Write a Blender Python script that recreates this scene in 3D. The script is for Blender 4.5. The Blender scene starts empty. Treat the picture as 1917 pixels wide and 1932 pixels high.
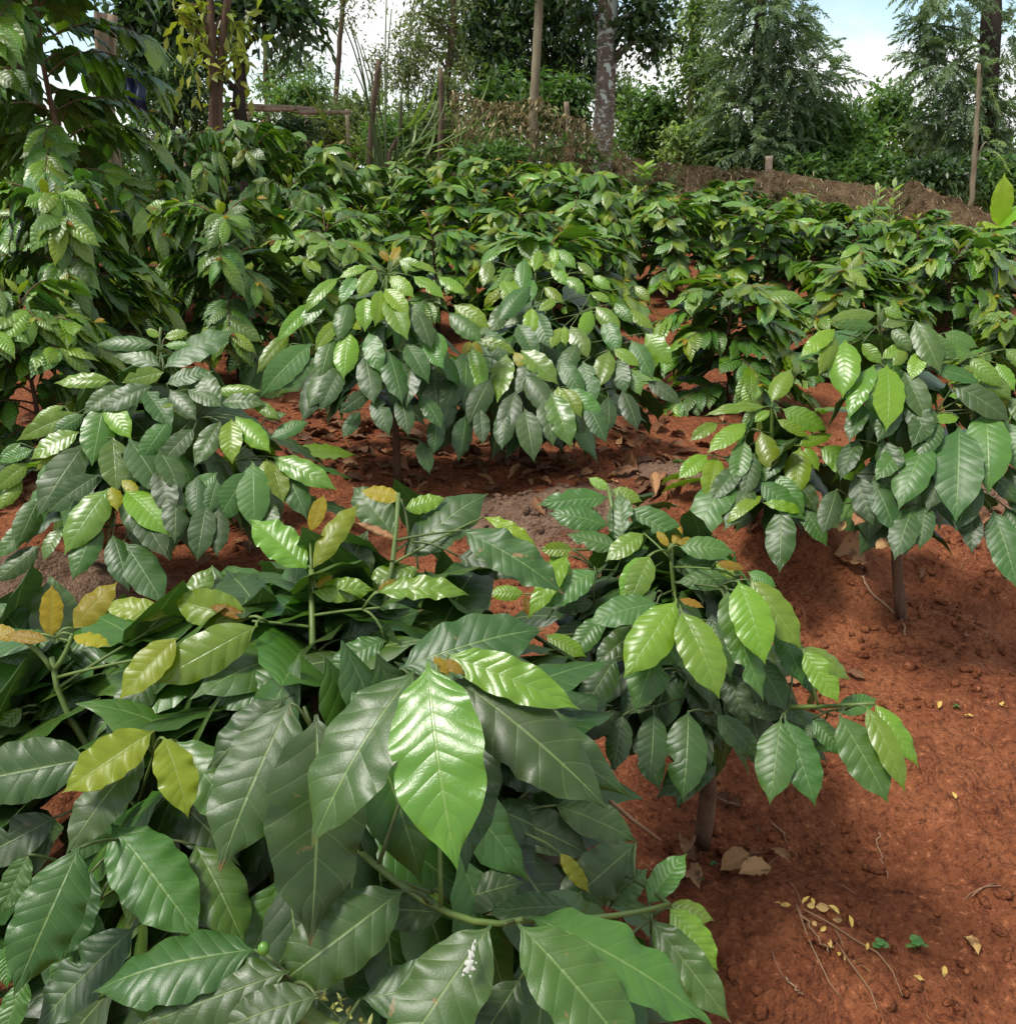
import bpy, math, random
import numpy as np
from mathutils import Vector

random.seed(7)
rng = np.random.default_rng(11)
scn = bpy.context.scene
COL = scn.collection

# ------------------------------------------------------------------ camera
FPX, CX, CY = 1673.0, 958.5, 966.0          # focal length and centre of the photograph, in photo units
CAM = np.array([0.0, 0.0, 1.15])
PITCH = math.radians(21.5)
FWD = np.array([0, math.cos(PITCH), -math.sin(PITCH)])
UPV = np.array([0, math.sin(PITCH), math.cos(PITCH)])
RGT = np.array([1.0, 0, 0])
UP = np.array([0, 0, 1.0])


def at(px, py, d):
    """the point seen at px, py whose depth along the lens axis is d metres"""
    return CAM + RGT * ((px - CX) / FPX * d) + UPV * ((CY - py) / FPX * d) + FWD * d


def proj(p):
    q = np.asarray(p) - CAM
    d = q @ FWD
    return CX + FPX * (q @ RGT) / d, CY - FPX * (q @ UPV) / d, d


cam = bpy.data.cameras.new('camera')
cam.sensor_fit = 'VERTICAL'
cam.angle = 2 * math.atan(CY / FPX)
cam.clip_start = 0.02
cam.clip_end = 500
cam_ob = bpy.data.objects.new('camera', cam)
COL.objects.link(cam_ob)
cam_ob.location = CAM
cam_ob.rotation_euler = (math.pi / 2 - PITCH, 0, 0)
scn.camera = cam_ob


# ------------------------------------------------------------------ noise and terrain
def _hash(ix, iy, s):
    n = (ix.astype(np.int64) * 374761393 + iy.astype(np.int64) * 668265263 + s * 1442695041) & 0xFFFFFFFF
    n = ((n ^ (n >> 13)) * 1274126177) & 0xFFFFFFFF
    return ((n ^ (n >> 16)) & 0xFFFF) / 65535.0


def vnoise(x, y, s=0):
    ix, iy = np.floor(x), np.floor(y)
    fx, fy = x - ix, y - iy
    fx, fy = fx * fx * (3 - 2 * fx), fy * fy * (3 - 2 * fy)
    a, b = _hash(ix, iy, s), _hash(ix + 1, iy, s)
    c, d = _hash(ix, iy + 1, s), _hash(ix + 1, iy + 1, s)
    return (a + (b - a) * fx) * (1 - fy) + (c + (d - c) * fx) * fy - 0.5


def worley(x, y, s=0):
    """distance to the nearest feature point: rounded crumbs"""
    ix, iy = np.floor(x), np.floor(y)
    best = np.full(np.shape(x), 9.0)
    for dx in (-1, 0, 1):
        for dy in (-1, 0, 1):
            jx, jy = ix + dx, iy + dy
            px, py = jx + _hash(jx, jy, s), jy + _hash(jx, jy, s + 5)
            best = np.minimum(best, (x - px) ** 2 + (y - py) ** 2)
    return np.sqrt(best)


def base_z(x, y):
    x = np.asarray(x, float); y = np.asarray(y, float)
    yy = np.where(y < 11, y, 11 - 1.2 * (y - 11))
    yy = np.maximum(yy, -40)
    xx = np.clip(x, -9, 9)
    return 0.05 * yy - 0.06 * xx


def _march(px, py, zf):
    q = RGT * ((px - CX) / FPX) + UPV * ((CY - py) / FPX) + FWD
    lo, t = .25, .3
    while t < 60:
        if CAM[2] + q[2] * t <= zf(CAM[0] + q[0] * t, CAM[1] + q[1] * t):
            break
        lo, t = t, t * 1.06
    for _ in range(14):
        m = (lo + t) / 2
        if CAM[2] + q[2] * m <= zf(CAM[0] + q[0] * m, CAM[1] + q[1] * m): t = m
        else: lo = m
    return CAM + q * t


def _flat(x, y):
    yy = y if y < 11 else max(-40, 11 - 1.2 * (y - 11))
    return .05 * yy - .06 * min(9, max(-9, x))


def hit_plane(px, py):
    return _march(px, py, _flat)


MOUNDS = []          # x, y, rx, ry, angle, height


def mound(px, py, rx, ry, h, ang=0):
    p = hit_plane(px, py)
    MOUNDS.append((p[0], p[1], rx, ry, ang, h))


mound(1010, 1020, .30, .20, .10, -.3)       # grey-brown heap in the middle
mound(50, 1120, .30, .16, .09, 0)           # heap at the left
mound(1290, 990, .28, .12, .06, -.2)
mound(1500, 1130, .55, .17, .13, -.75)      # bank right of the second bush
mound(1850, 1020, .46, .15, .19, -.5)       # crest at the right edge
mound(1800, 1500, .40, .34, .05, .3)
mound(1900, 1700, .30, .25, .04, .3)
mound(1640, 1500, .15, .11, .055, -.4)
mound(1330, 1530, .24, .14, -.05, 0)        # hollow under the second bush
mound(1570, 1640, .16, .08, -.03, -.3)
mound(1690, 1170, .20, .14, -.05, 0)
mound(1760, 1340, .60, .28, .08, -.6)
mound(1650, 1085, .85, .34, .15, -.25)
mound(900, 900, .8, .18, .05, -.05)
mound(1150, 880, .6, .15, .05, -.15)


def ground_z(x, y, fine=True):
    x = np.asarray(x, float); y = np.asarray(y, float)
    z = base_z(x, y)
    for mx, my, rx, ry, a, h in MOUNDS:
        ca, sa = math.cos(a), math.sin(a)
        u = ((x - mx) * ca + (y - my) * sa) / rx
        v = (-(x - mx) * sa + (y - my) * ca) / ry
        z = z + h * np.exp(-(u * u + v * v) * 1.2)
    z = z + .06 * vnoise(x * 1.9, y * 1.9, 3) + .026 * vnoise(x * 5, y * 5, 4)
    if fine:
        near = np.clip(1.25 - y / 5.0, 0.15, 1)
        z = z + near * (.020 * vnoise(x * 13, y * 13, 5) + .014 * vnoise(x * 36, y * 36, 6))
        c1 = np.clip(.75 - worley(x * 23, y * 23, 8), 0, 1)
        c2 = np.clip(.75 - worley(x * 52, y * 52, 9), 0, 1)
        patch = np.clip(vnoise(x * 3.1, y * 3.1, 12) * 2.2 + .55, 0.1, 1)
        z = z + near * patch * (.030 * c1 + .012 * c2)
    return z


def hit(px, py):
    return _march(px, py, lambda x, y: float(ground_z(x, y, False)))


def on_ground(x, y, dz=0.0):
    return np.array([x, y, float(ground_z(x, y)) + dz])


# ------------------------------------------------------------------ objects
def link(o, parent=None):
    COL.objects.link(o)
    if parent is not None:
        o.parent = parent
    return o


def tag(o, label=None, cat=None, group=None, kind=None):
    if label: o['label'] = label
    if cat: o['category'] = cat
    if group: o['group'] = group
    if kind: o['kind'] = kind
    return o


def thing(name, loc, label, cat, group=None):
    o = bpy.data.objects.new(name, None)
    o.empty_display_size = 0.1
    o.location = loc
    link(o)
    return tag(o, label, cat, group)


def mesh_obj(name, V, F, mat, parent=None, origin=(0, 0, 0), uv=None, colr=None, smooth=True, loc=None):
    """V n x 3 in world space, F list of index tuples (or one n x 4 array)"""
    me = bpy.data.meshes.new(name)
    V = np.asarray(V, float) - np.asarray(origin, float)
    if loc is not None:
        V = V - np.asarray(loc, float)
    if isinstance(F, np.ndarray):
        nf, k = F.shape
        me.vertices.add(len(V)); me.vertices.foreach_set('co', V.astype(np.float32).ravel())
        me.loops.add(nf * k); me.loops.foreach_set('vertex_index', F.astype(np.int32).ravel())
        me.polygons.add(nf); me.polygons.foreach_set('loop_start', np.arange(0, nf * k, k, dtype=np.int32))
        me.update(calc_edges=True)
        li = F.ravel()
    else:
        me.from_pydata(V.tolist(), [], F)
        li = np.array([i for f in F for i in f])
    if uv is not None:
        l = me.uv_layers.new(name='UVMap')
        l.data.foreach_set('uv', np.asarray(uv, np.float32)[li].ravel())
    if colr is not None:
        a = me.color_attributes.new('tint', 'FLOAT_COLOR', 'POINT')
        a.data.foreach_set('color', np.asarray(colr, np.float32).ravel())
    if smooth:
        me.polygons.foreach_set('use_smooth', np.ones(len(me.polygons), bool))
    me.materials.append(mat)
    me.validate()
    o = bpy.data.objects.new(name, me)
    if loc is not None:
        o.location = loc
    link(o, parent)
    return o


def unit(v):
    v = np.asarray(v, float)
    return v / (np.linalg.norm(v) + 1e-9)


class Tubes:
    """bent tapering stems and twigs"""

    def __init__(self):
        self.V, self.F, self.n = [], [], 0

    def add(self, pts, rad, k=7, knob=0.0):
        P = np.asarray(pts, float)
        n = len(P)
        R = np.interp(np.linspace(0, 1, n), np.linspace(0, 1, len(rad)), rad)
        T = np.gradient(P, axis=0)
        T /= np.linalg.norm(T, axis=1, keepdims=True) + 1e-9
        a = np.array([0.31, 0.85, 0.2])
        if abs(T[0] @ unit(a)) > .9: a = np.array([1.0, 0, 0])
        N = unit(np.cross(T[0], a))
        rings = []
        for i in range(n):
            N = unit(N - T[i] * (N @ T[i]))
            B = np.cross(T[i], N)
            th = np.linspace(0, 2 * math.pi, k, endpoint=False)
            r = R[i] * (1 + knob * rng.uniform(-1, 1, k))
            rings.append(P[i] + (np.cos(th) * r)[:, None] * N + (np.sin(th) * r)[:, None] * B)
        self.V.append(np.concatenate(rings + [P[:1], P[-1:]]))
        o = self.n
        for i in range(n - 1):
            for j in range(k):
                a0, b0 = o + i * k + j, o + i * k + (j + 1) % k
                self.F.append((a0, b0, b0 + k, a0 + k))
        s, e = o + n * k, o + n * k + 1
        for j in range(k):
            self.F.append((o + (j + 1) % k, o + j, s))
            self.F.append((o + (n - 1) * k + j, o + (n - 1) * k + (j + 1) % k, e))
        self.n += n * k + 2
        return self

    def build(self, name, mat, parent=None, origin=(0, 0, 0)):
        return mesh_obj(name, np.concatenate(self.V), self.F, mat, parent, origin)


def bez(a, b, c, n=8):
    t = np.linspace(0, 1, n)[:, None]
    return (1 - t) ** 2 * np.asarray(a) + 2 * t * (1 - t) * np.asarray(b) + t ** 2 * np.asarray(c)


# ------------------------------------------------------------------ coffee leaf
_pv = [0, .03, .055, .10, .17, .27, .38, .48, .58, .68, .76, .83, .88, .92, .96, 1]
_pw = [.035, .04, .12, .39, .68, .90, .99, 1, .97, .88, .73, .50, .28, .145, .065, .004]


def profile(v):
    d = np.linspace(0, 1, 201)
    w = np.interp(d, _pv, _pw)
    k = np.array([1, 2, 3, 4, 3, 2, 1.0]); k /= k.sum()
    w = np.convolve(np.pad(w, 3, mode='edge'), k, 'valid')
    return np.interp(v, d, w)


_grid = {}


def grid(nl, nw):
    if (nl, nw) not in _grid:
        v = np.linspace(0, 1, nl + 1) ** .97
        u = np.linspace(-1, 1, nw + 1)
        U, Vv = np.meshgrid(u, v)
        i = np.arange(nl)[:, None] * (nw + 1) + np.arange(nw)[None]
        F = np.stack([i, i + 1, i + nw + 2, i + nw + 1], -1).reshape(-1, 4)
        _grid[(nl, nw)] = (U.ravel(), Vv.ravel(), F, profile(Vv.ravel()))
    return _grid[(nl, nw)]


NV = 9.0        # side veins on each half


class Leaves:
    def __init__(self, nl=10, nw=4):
        self.g = grid(nl, nw)
        self.V, self.F, self.UV, self.C, self.n = [], [], [], [], 0

    def add(self, base, tip, width, nrm, age, bend=.5, fold=.12, curl=-.25, corr=.010, wave=.02, twist=0., spot=0., bite=None):
        U, Vv, F, W = self.g
        base = np.asarray(base, float); tip = np.asarray(tip, float)
        ch = tip - base
        L = np.linalg.norm(ch) + 1e-9
        Y = ch / L
        Z = np.asarray(nrm, float)
        Z = Z - Y * (Z @ Y)
        Z = unit(Z)
        X = np.cross(Y, Z)
        au = np.abs(U)
        side = (U > 0)
        ph = rng.uniform(0, 6.28, 2)
        phs = np.where(side, ph[0], ph[1])
        frq = rng.uniform(3.4, 5.6)
        win = np.sin(np.pi * np.clip(Vv, 0, 1)) ** .6
        hw = width / 2 * W * (1 + .034 * au * (np.sin(6.283 * frq * Vv + phs + 1.5) + .35 * np.sin(6.283 * frq * 1.9 * Vv + phs * 2)) * win)
        if bite is not None:
            for bs, bv, br, bd in bite:
                m = np.exp(-((Vv - bv) / br) ** 2) * (side if bs > 0 else ~side)
                hw = hw * (1 - bd * m)
        x = U * hw
        rnd = rng.uniform()
        phi = NV * (.8 + .45 * rnd) * (Vv - .14 * au)
        z = fold * np.abs(x) + curl * au ** 2 * hw
        z = z + corr * L * (1 - (1 - np.abs(np.sin(np.pi * phi))) ** 1.6) * np.clip(au * 2.2, 0, 1) * (1.25 - .6 * au) * win
        z = z + wave * L * au ** 2 * (np.sin(6.283 * frq * Vv + phs) + .4 * np.sin(6.283 * frq * 1.7 * Vv + 2 * phs)) * win
        # arched spine, chord on Y
        n = 40
        s = np.linspace(0, 1, n)
        th = bend * (s - .5 + .25 * (s - .5) * (2 * s - 1))
        dy, dz = np.cos(th), -np.sin(th)
        cy = np.concatenate([[0], np.cumsum((dy[1:] + dy[:-1]) / 2)]) / (n - 1)
        cz = np.concatenate([[0], np.cumsum((dz[1:] + dz[:-1]) / 2)]) / (n - 1)
        cz = cz - cz[-1] * s
        k = L / cy[-1]
        cy, cz = cy * k, cz * k
        yy, zz, tt = np.interp(Vv, s, cy), np.interp(Vv, s, cz), np.interp(Vv, s, th)
        if twist:
            ta = twist * (Vv - .3)
            x, z = x * np.cos(ta) - z * np.sin(ta), x * np.sin(ta) + z * np.cos(ta)
        yy = yy + z * np.sin(tt)
        zz = zz + z * np.cos(tt)
        P = base + x[:, None] * X + yy[:, None] * Y + zz[:, None] * Z
        self.V.append(P)
        self.F.append(F + self.n)
        self.UV.append(np.stack([U * .5 + .5, Vv], 1))
        c = np.empty((len(P), 4)); c[:] = (age, rnd, spot, 1)
        self.C.append(c)
        self.n += len(P)

    def build(self, name, mat, parent=None, origin=(0, 0, 0), loc=None):
        return mesh_obj(name, np.concatenate(self.V), np.concatenate(self.F), mat, parent, origin,
                        np.concatenate(self.UV), np.concatenate(self.C), True, loc)
# ------------------------------------------------------------------ materials
class Nodes:
    def __init__(self, name):
        self.m = bpy.data.materials.new(name)
        self.m.use_nodes = True
        self.t = self.m.node_tree
        self.t.nodes.clear()
        self.out = self.n('ShaderNodeOutputMaterial')

    def n(self, typ, **kw):
        x = self.t.nodes.new(typ)
        for k, v in kw.items():
            setattr(x, k, v)
        return x

    def put(self, sock, v):
        if isinstance(v, bpy.types.NodeSocket):
            self.t.links.new(v, sock)
        elif v is not None:
            if hasattr(sock.default_value, '__len__') and not hasattr(v, '__len__'):
                v = (v, v, v)
            if hasattr(v, '__len__') and len(v) == 3 and hasattr(sock.default_value, '__len__') and len(sock.default_value) == 4:
                v = (*v, 1)
            sock.default_value = v

    def math(self, op, a, b=None, c=None, clamp=False):
        x = self.n('ShaderNodeMath', operation=op, use_clamp=clamp)
        self.put(x.inputs[0], a); self.put(x.inputs[1], b); self.put(x.inputs[2], c)
        return x.outputs[0]

    def mix(self, f, a, b, blend='MIX'):
        x = self.n('ShaderNodeMix', data_type='RGBA', blend_type=blend)
        self.put(x.inputs[0], f); self.put(x.inputs[6], a); self.put(x.inputs[7], b)
        return x.outputs[2]

    def ramp(self, f, stops, interp='LINEAR'):
        x = self.n('ShaderNodeValToRGB')
        x.color_ramp.interpolation = interp
        e = x.color_ramp.elements
        while len(e) < len(stops): e.new(.5)
        for k, (p, c) in enumerate(stops):
            e[k].position = p
            e[k].color = (*c, 1) if hasattr(c, '__len__') else (c, c, c, 1)
        self.put(x.inputs[0], f)
        return x.outputs[0]

    def noise(self, vec, scale, detail=3, rough=.55, dist=0.):
        x = self.n('ShaderNodeTexNoise')
        self.put(x.inputs['Vector'], vec)
        x.inputs['Scale'].default_value = scale
        x.inputs['Detail'].default_value = detail
        x.inputs['Roughness'].default_value = rough
        x.inputs['Distortion'].default_value = dist
        return x.outputs[0]

    def smooth(self, v, a, b):
        x = self.n('ShaderNodeMapRange', interpolation_type='SMOOTHSTEP')
        self.put(x.inputs[0], v)
        x.inputs[1].default_value, x.inputs[2].default_value = a, b
        return x.outputs[0]

    def bsdf(self, col, rough, spec=.5, nrm=None, **kw):
        x = self.n('ShaderNodeBsdfPrincipled')
        self.put(x.inputs['Base Color'], col); self.put(x.inputs['Roughness'], rough)
        self.put(x.inputs['Specular IOR Level'], spec); self.put(x.inputs['Normal'], nrm)
        for k, v in kw.items():
            self.put(x.inputs[k.replace('_', ' ')], v)
        return x.outputs[0]

    def bump(self, h, strength, dist, nrm=None):
        x = self.n('ShaderNodeBump')
        x.inputs['Strength'].default_value = strength
        x.inputs['Distance'].default_value = dist
        self.put(x.inputs['Height'], h); self.put(x.inputs['Normal'], nrm)
        return x.outputs[0]

    def done(self, s):
        self.t.links.new(s, self.out.inputs[0])
        return self.m


def coord(N, kind='Object'):
    return N.n('ShaderNodeTexCoord').outputs[kind]


def leaf_material(name, bump_d, dr=0., da=0.):
    N = Nodes(name)
    uv = N.n('ShaderNodeSeparateXYZ')
    N.put(uv.inputs[0], N.n('ShaderNodeUVMap').outputs[0])
    ux, vy = uv.outputs[0], uv.outputs[1]
    tint = N.n('ShaderNodeSeparateColor')
    att = N.n('ShaderNodeAttribute', attribute_name='tint')
    N.put(tint.inputs[0], att.outputs['Color'])
    age, rnd, spot = tint.outputs[0], tint.outputs[1], tint.outputs[2]
    au = N.math('ABSOLUTE', N.math('MULTIPLY_ADD', ux, 2., -1.))
    phi = N.math('MULTIPLY', N.math('SUBTRACT', vy, N.math('MULTIPLY', au, .14)), N.math('MULTIPLY', N.math('MULTIPLY_ADD', rnd, .45, .8), NV))
    sn = N.math('ABSOLUTE', N.math('SINE', N.math('MULTIPLY', phi, math.pi)))     # 0 on a side vein
    vein = N.math('SUBTRACT', 1., N.smooth(sn, .02, .16))
    mid = N.math('SUBTRACT', 1., N.smooth(au, .014, .05))
    P = coord(N)
    nz = N.noise(P, 26, 4)
    a2 = N.math('ADD', N.math('ADD', age, da), N.math('MULTIPLY', N.math('SUBTRACT', nz, .5), .10))
    col = N.ramp(a2, [(0, (.012, .034, .006)), (.2, (.028, .076, .008)), (.36, (.052, .132, .011)), (.54, (.118, .222, .007)),
                      (.72, (.185, .235, .013)), (.86, (.250, .180, .014)), (1, (.190, .085, .015))])
    hs = N.n('ShaderNodeHueSaturation')
    N.put(hs.inputs['Hue'], N.math('MULTIPLY_ADD', rnd, .03, .485))
    N.put(hs.inputs['Value'], N.math('MULTIPLY_ADD', rnd, .5, .75))
    N.put(hs.inputs['Color'], col)
    col = hs.outputs[0]
    pale = N.mix(.5, col, (.22, .32, .10))
    col = N.mix(N.math('MULTIPLY', mid, .75), col, pale)
    col = N.mix(N.math('MULTIPLY', vein, .22), col, pale)
    # blemishes: rust spots, scorched edges
    n2 = N.noise(P, 55, 3, .6)
    rust = N.math('MULTIPLY', N.smooth(n2, .66, .72), N.smooth(spot, .2, .9))
    edge = N.math('MULTIPLY', N.smooth(N.math('ADD', vy, N.math('MULTIPLY', nz, .08)), .97, 1.02), N.smooth(spot, .3, .6))
    col = N.mix(N.math('MAXIMUM', rust, edge), col, (.20, .115, .045))
    # a film of dust on the older blades, mottling on the young
    dusty = N.math('MULTIPLY', N.smooth(N.noise(P, 9, 5, .65), .42, .70), N.ramp(age, [(0, .10), (.35, .08), (.6, .02)]))
    col = N.mix(dusty, col, (.17, .165, .105))
    mott = N.noise(P, 38, 5, .7)
    col = N.mix(N.math('MULTIPLY', N.smooth(mott, .35, .7), .30), col, N.mix(1., col, (1.5, 1.25, .8), 'MULTIPLY'))
    geo = N.n('ShaderNodeNewGeometry')
    back = geo.outputs['Backfacing']
    under = N.mix(.38, col, (.12, .20, .075))
    col2 = N.mix(back, col, under)
    rough = N.math('ADD', N.ramp(age, [(0, .43 - dr * .5), (.25, .40 - dr * .5), (.45, .29 - dr * .3), (.7, .34), (.85, .42), (1, .45)]), N.math('MULTIPLY', N.math('SUBTRACT', N.noise(P, 12, 3), .5), .22))
    rough = N.math('ADD', rough, N.math('ADD', N.math('MULTIPLY', back, .25), N.math('MULTIPLY', dusty, .7)))
    net = N.n('ShaderNodeTexVoronoi', feature='DISTANCE_TO_EDGE')
    mpn = N.n('ShaderNodeMapping'); N.put(mpn.inputs[0], N.n('ShaderNodeUVMap').outputs[0]); mpn.inputs['Scale'].default_value = (13, 30, 1)
    N.put(net.inputs['Vector'], mpn.outputs[0]); net.inputs['Scale'].default_value = 1.
    retic = N.smooth(net.outputs[0], .0, .12)
    fine = N.math('ADD', N.noise(P, 160, 2), N.math('MULTIPLY', retic, .7))
    h = N.math('ADD', N.math('POWER', sn, .7), N.math('MULTIPLY', fine, .12))
    h = N.math('SUBTRACT', h, N.math('MULTIPLY', mid, .6))
    h = N.math('ADD', h, N.math('MULTIPLY', nz, .8))
    h = N.math('MULTIPLY', h, N.ramp(age, [(.6, 1.), (.76, .3)]))
    bp = N.bump(h, .6, bump_d)
    b = N.bsdf(col2, rough, N.math('SUBTRACT', N.ramp(age, [(0, .40), (.5, .56), (.66, .42), (.8, .28), (1, .22)]), N.math('MULTIPLY', back, .3), clamp=True), bp, Coat_Weight=N.math('SUBTRACT', N.ramp(age, [(0, 0.), (.3, .08), (.5, .17), (.66, .06), (.8, .0)]), N.math('MULTIPLY', back, .4), clamp=True), Coat_Roughness=.28)
    tr = N.n('ShaderNodeBsdfTranslucent')
    N.put(tr.inputs[0], N.mix(.55, col, N.mix(1., col, (1.6, 1.9, .5), 'MULTIPLY')))
    N.put(tr.inputs[1], bp)
    mx = N.n('ShaderNodeMixShader')
    N.put(mx.inputs[0], N.math('MULTIPLY_ADD', age, .34, .08, clamp=True))
    N.put(mx.inputs[1], b); N.put(mx.inputs[2], tr.outputs[0])
    return N.done(mx.outputs[0])


def dead_material():
    N = Nodes('dry_leaf')
    P = coord(N)
    tint = N.n('ShaderNodeSeparateColor')
    N.put(tint.inputs[0], N.n('ShaderNodeAttribute', attribute_name='tint').outputs['Color'])
    uv = N.n('ShaderNodeSeparateXYZ')
    N.put(uv.inputs[0], N.n('ShaderNodeUVMap').outputs[0])
    au = N.math('ABSOLUTE', N.math('MULTIPLY_ADD', uv.outputs[0], 2., -1.))
    mid = N.math('SUBTRACT', 1., N.smooth(au, .03, .09))
    c = N.ramp(tint.outputs[0], [(0, (.07, .032, .015)), (.35, (.19, .085, .035)), (.65, (.31, .17, .075)), (.85, (.42, .27, .10)), (1, (.50, .36, .08))])
    c = N.mix(N.smooth(N.noise(P, 45, 4), .5, .7), c, (.10, .045, .02))
    c = N.mix(N.math('MULTIPLY', mid, .5), c, (.36, .22, .11))
    return N.done(N.bsdf(c, .7, .25, N.bump(N.noise(P, 60, 4), .5, .003)))


def foliage_material(name, dark, light, rough=.45, trans=.25, spec=.35):
    N = Nodes(name)
    tint = N.n('ShaderNodeSeparateColor')
    N.put(tint.inputs[0], N.n('ShaderNodeAttribute', attribute_name='tint').outputs['Color'])
    c = N.ramp(tint.outputs[0], [(0, dark), (1, light)])
    hs = N.n('ShaderNodeHueSaturation')
    N.put(hs.inputs['Hue'], N.math('MULTIPLY_ADD', tint.outputs[1], .04, .48))
    N.put(hs.inputs['Color'], c)
    c = hs.outputs[0]
    b = N.bsdf(c, rough, spec)
    tr = N.n('ShaderNodeBsdfTranslucent')
    N.put(tr.inputs[0], N.mix(1., c, (1.4, 1.6, .6), 'MULTIPLY'))
    mx = N.n('ShaderNodeMixShader')
    mx.inputs[0].default_value = trans
    N.put(mx.inputs[1], b); N.put(mx.inputs[2], tr.outputs[0])
    return N.done(mx.outputs[0])


def bark_material(name, a, b, scale=14, stretch=.18, lichen=0., bump=.006):
    N = Nodes(name)
    mp = N.n('ShaderNodeMapping')
    N.put(mp.inputs[0], coord(N))
    mp.inputs['Scale'].default_value = (1, 1, stretch)
    n1 = N.noise(mp.outputs[0], scale, 5, .65)
    c = N.ramp(n1, [(.3, a), (.7, b)])
    if lichen:
        mq = N.n('ShaderNodeMapping')
        N.put(mq.inputs[0], coord(N))
        mq.inputs['Scale'].default_value = (1, 1, .8)
        l1 = N.noise(mq.outputs[0], 9.5, 4, .55, .4)
        c = N.mix(N.smooth(l1, .54, .57), c, (.46, .49, .44))
        mr = N.n('ShaderNodeMapping')
        N.put(mr.inputs[0], coord(N))
        mr.inputs['Scale'].default_value = (1, 1, 2.6)
        l2 = N.noise(mr.outputs[0], 13, 3, .6)
        c = N.mix(N.math('MULTIPLY', N.smooth(l2, .56, .60), .8), c, (.40, .39, .34))
    return N.done(N.bsdf(c, .85, .2, N.bump(n1, .8, bump)))


def soil_material(grey=False):
    N = Nodes('grey_brown_soil' if grey else 'red_soil')
    P = coord(N)
    n1, n2, n3 = N.noise(P, 1.6, 4), N.noise(P, 13, 5, .6), N.noise(P, 70, 4, .65)
    red = N.ramp(N.math('ADD', N.math('MULTIPLY', n1, .5), N.math('MULTIPLY', n2, .5)),
                 [(.3, (.120, .037, .016)), (.5, (.225, .075, .032)), (.7, (.315, .119, .051))])
    red = N.mix(N.smooth(n3, .55, .75), red, (.43, .165, .075))
    red = N.mix(N.math('MULTIPLY', N.smooth(n3, .50, .32), .7), red, (.075, .020, .011))
    greyc = N.ramp(n2, [(.3, (.095, .055, .034)), (.55, (.180, .110, .070)), (.75, (.26, .175, .118))])
    greyc = N.mix(N.smooth(n3, .55, .75), greyc, (.27, .19, .14))
    a = N.n('ShaderNodeSeparateColor')
    N.put(a.inputs[0], N.n('ShaderNodeAttribute', attribute_name='tint').outputs['Color'])
    f = N.smooth(N.math('ADD', a.outputs[0], N.math('MULTIPLY', N.math('SUBTRACT', n2, .5), .7)), .35, .62)
    c = N.mix(f, red, greyc)
    vor = N.n('ShaderNodeTexVoronoi')
    N.put(vor.inputs['Vector'], P)
    vor.inputs['Scale'].default_value = 75
    vor2 = N.n('ShaderNodeTexVoronoi')
    N.put(vor2.inputs['Vector'], P)
    vor2.inputs['Scale'].default_value = 170
    h = N.math('ADD', N.math('MULTIPLY', N.noise(P, 34, 6, .68), 1.2), N.math('MULTIPLY', N.math('SUBTRACT', 1., vor.outputs[0]), .35))
    h = N.math('ADD', h, N.math('MULTIPLY', N.math('SUBTRACT', 1., vor2.outputs[0]), .2))
    return N.done(N.bsdf(c, .95, .12, N.bump(h, 1., .024)))


def plain(name, c, rough=.6, spec=.3, var=.3, scale=30):
    N = Nodes(name)
    n = N.noise(coord(N), scale, 4)
    k = N.mix(N.math('MULTIPLY', n, var * 2), c, tuple(x * .45 for x in c))
    return N.done(N.bsdf(k, rough, spec, N.bump(n, .4, .002)))


M_LEAF = leaf_material('coffee_leaf', .0008)
M_LEAF_FAR = leaf_material('coffee_leaf_small', .0024, .06, .06)
M_DEAD = dead_material()
M_SOIL = soil_material()
M_STEM = bark_material('coffee_stem', (.075, .042, .025), (.17, .10, .058), 60, .2, 0, .002)
M_SHOOT = plain('green_shoot', (.11, .165, .035), .45, .4, .25, 60)
M_TWIG = plain('green_twig', (.085, .12, .035), .5, .35, .3, 60)
M_BUD = plain('flower_bud', (.27, .28, .07), .5, .4, .25, 90)
M_DRYTWIG = plain('dry_twig', (.27, .16, .085), .8, .2, .4, 60)
M_ROOT = plain('pale_root', (.36, .22, .13), .8, .2, .4, 60)
# ------------------------------------------------------------------ ground
def axis_lines(fine0, fine1, step, grow, lo, hi):
    a = list(np.arange(fine0, fine1, step))
    s, x = step, fine1
    while x < hi:
        a.append(x); s *= grow; x += s
    a.append(hi)
    s, x = step, fine0
    b = []
    while x > lo:
        s *= grow; x -= s; b.append(x)
    b.append(lo)
    return np.array(sorted(set(a + b)))


GREY = [(1010, 1020, .34, 1.), (50, 1120, .36, 1.), (1290, 985, .30, .9), (1170, 1150, .22, .7), (1860, 1010, .40, .75), (30, 1280, .3, .9), (1560, 960, .22, .5), (1720, 985, .3, .6)]


GREYP = [(hit_plane(px, py), r, k) for px, py, r, k in GREY]


def grey_amount(x, y):
    g = np.zeros(np.shape(x))
    for p, r, k in GREYP:
        g = np.maximum(g, k * np.exp(-(((x - p[0]) / r) ** 2 + ((y - p[1]) / (r * .6)) ** 2)))
    return g


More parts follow.
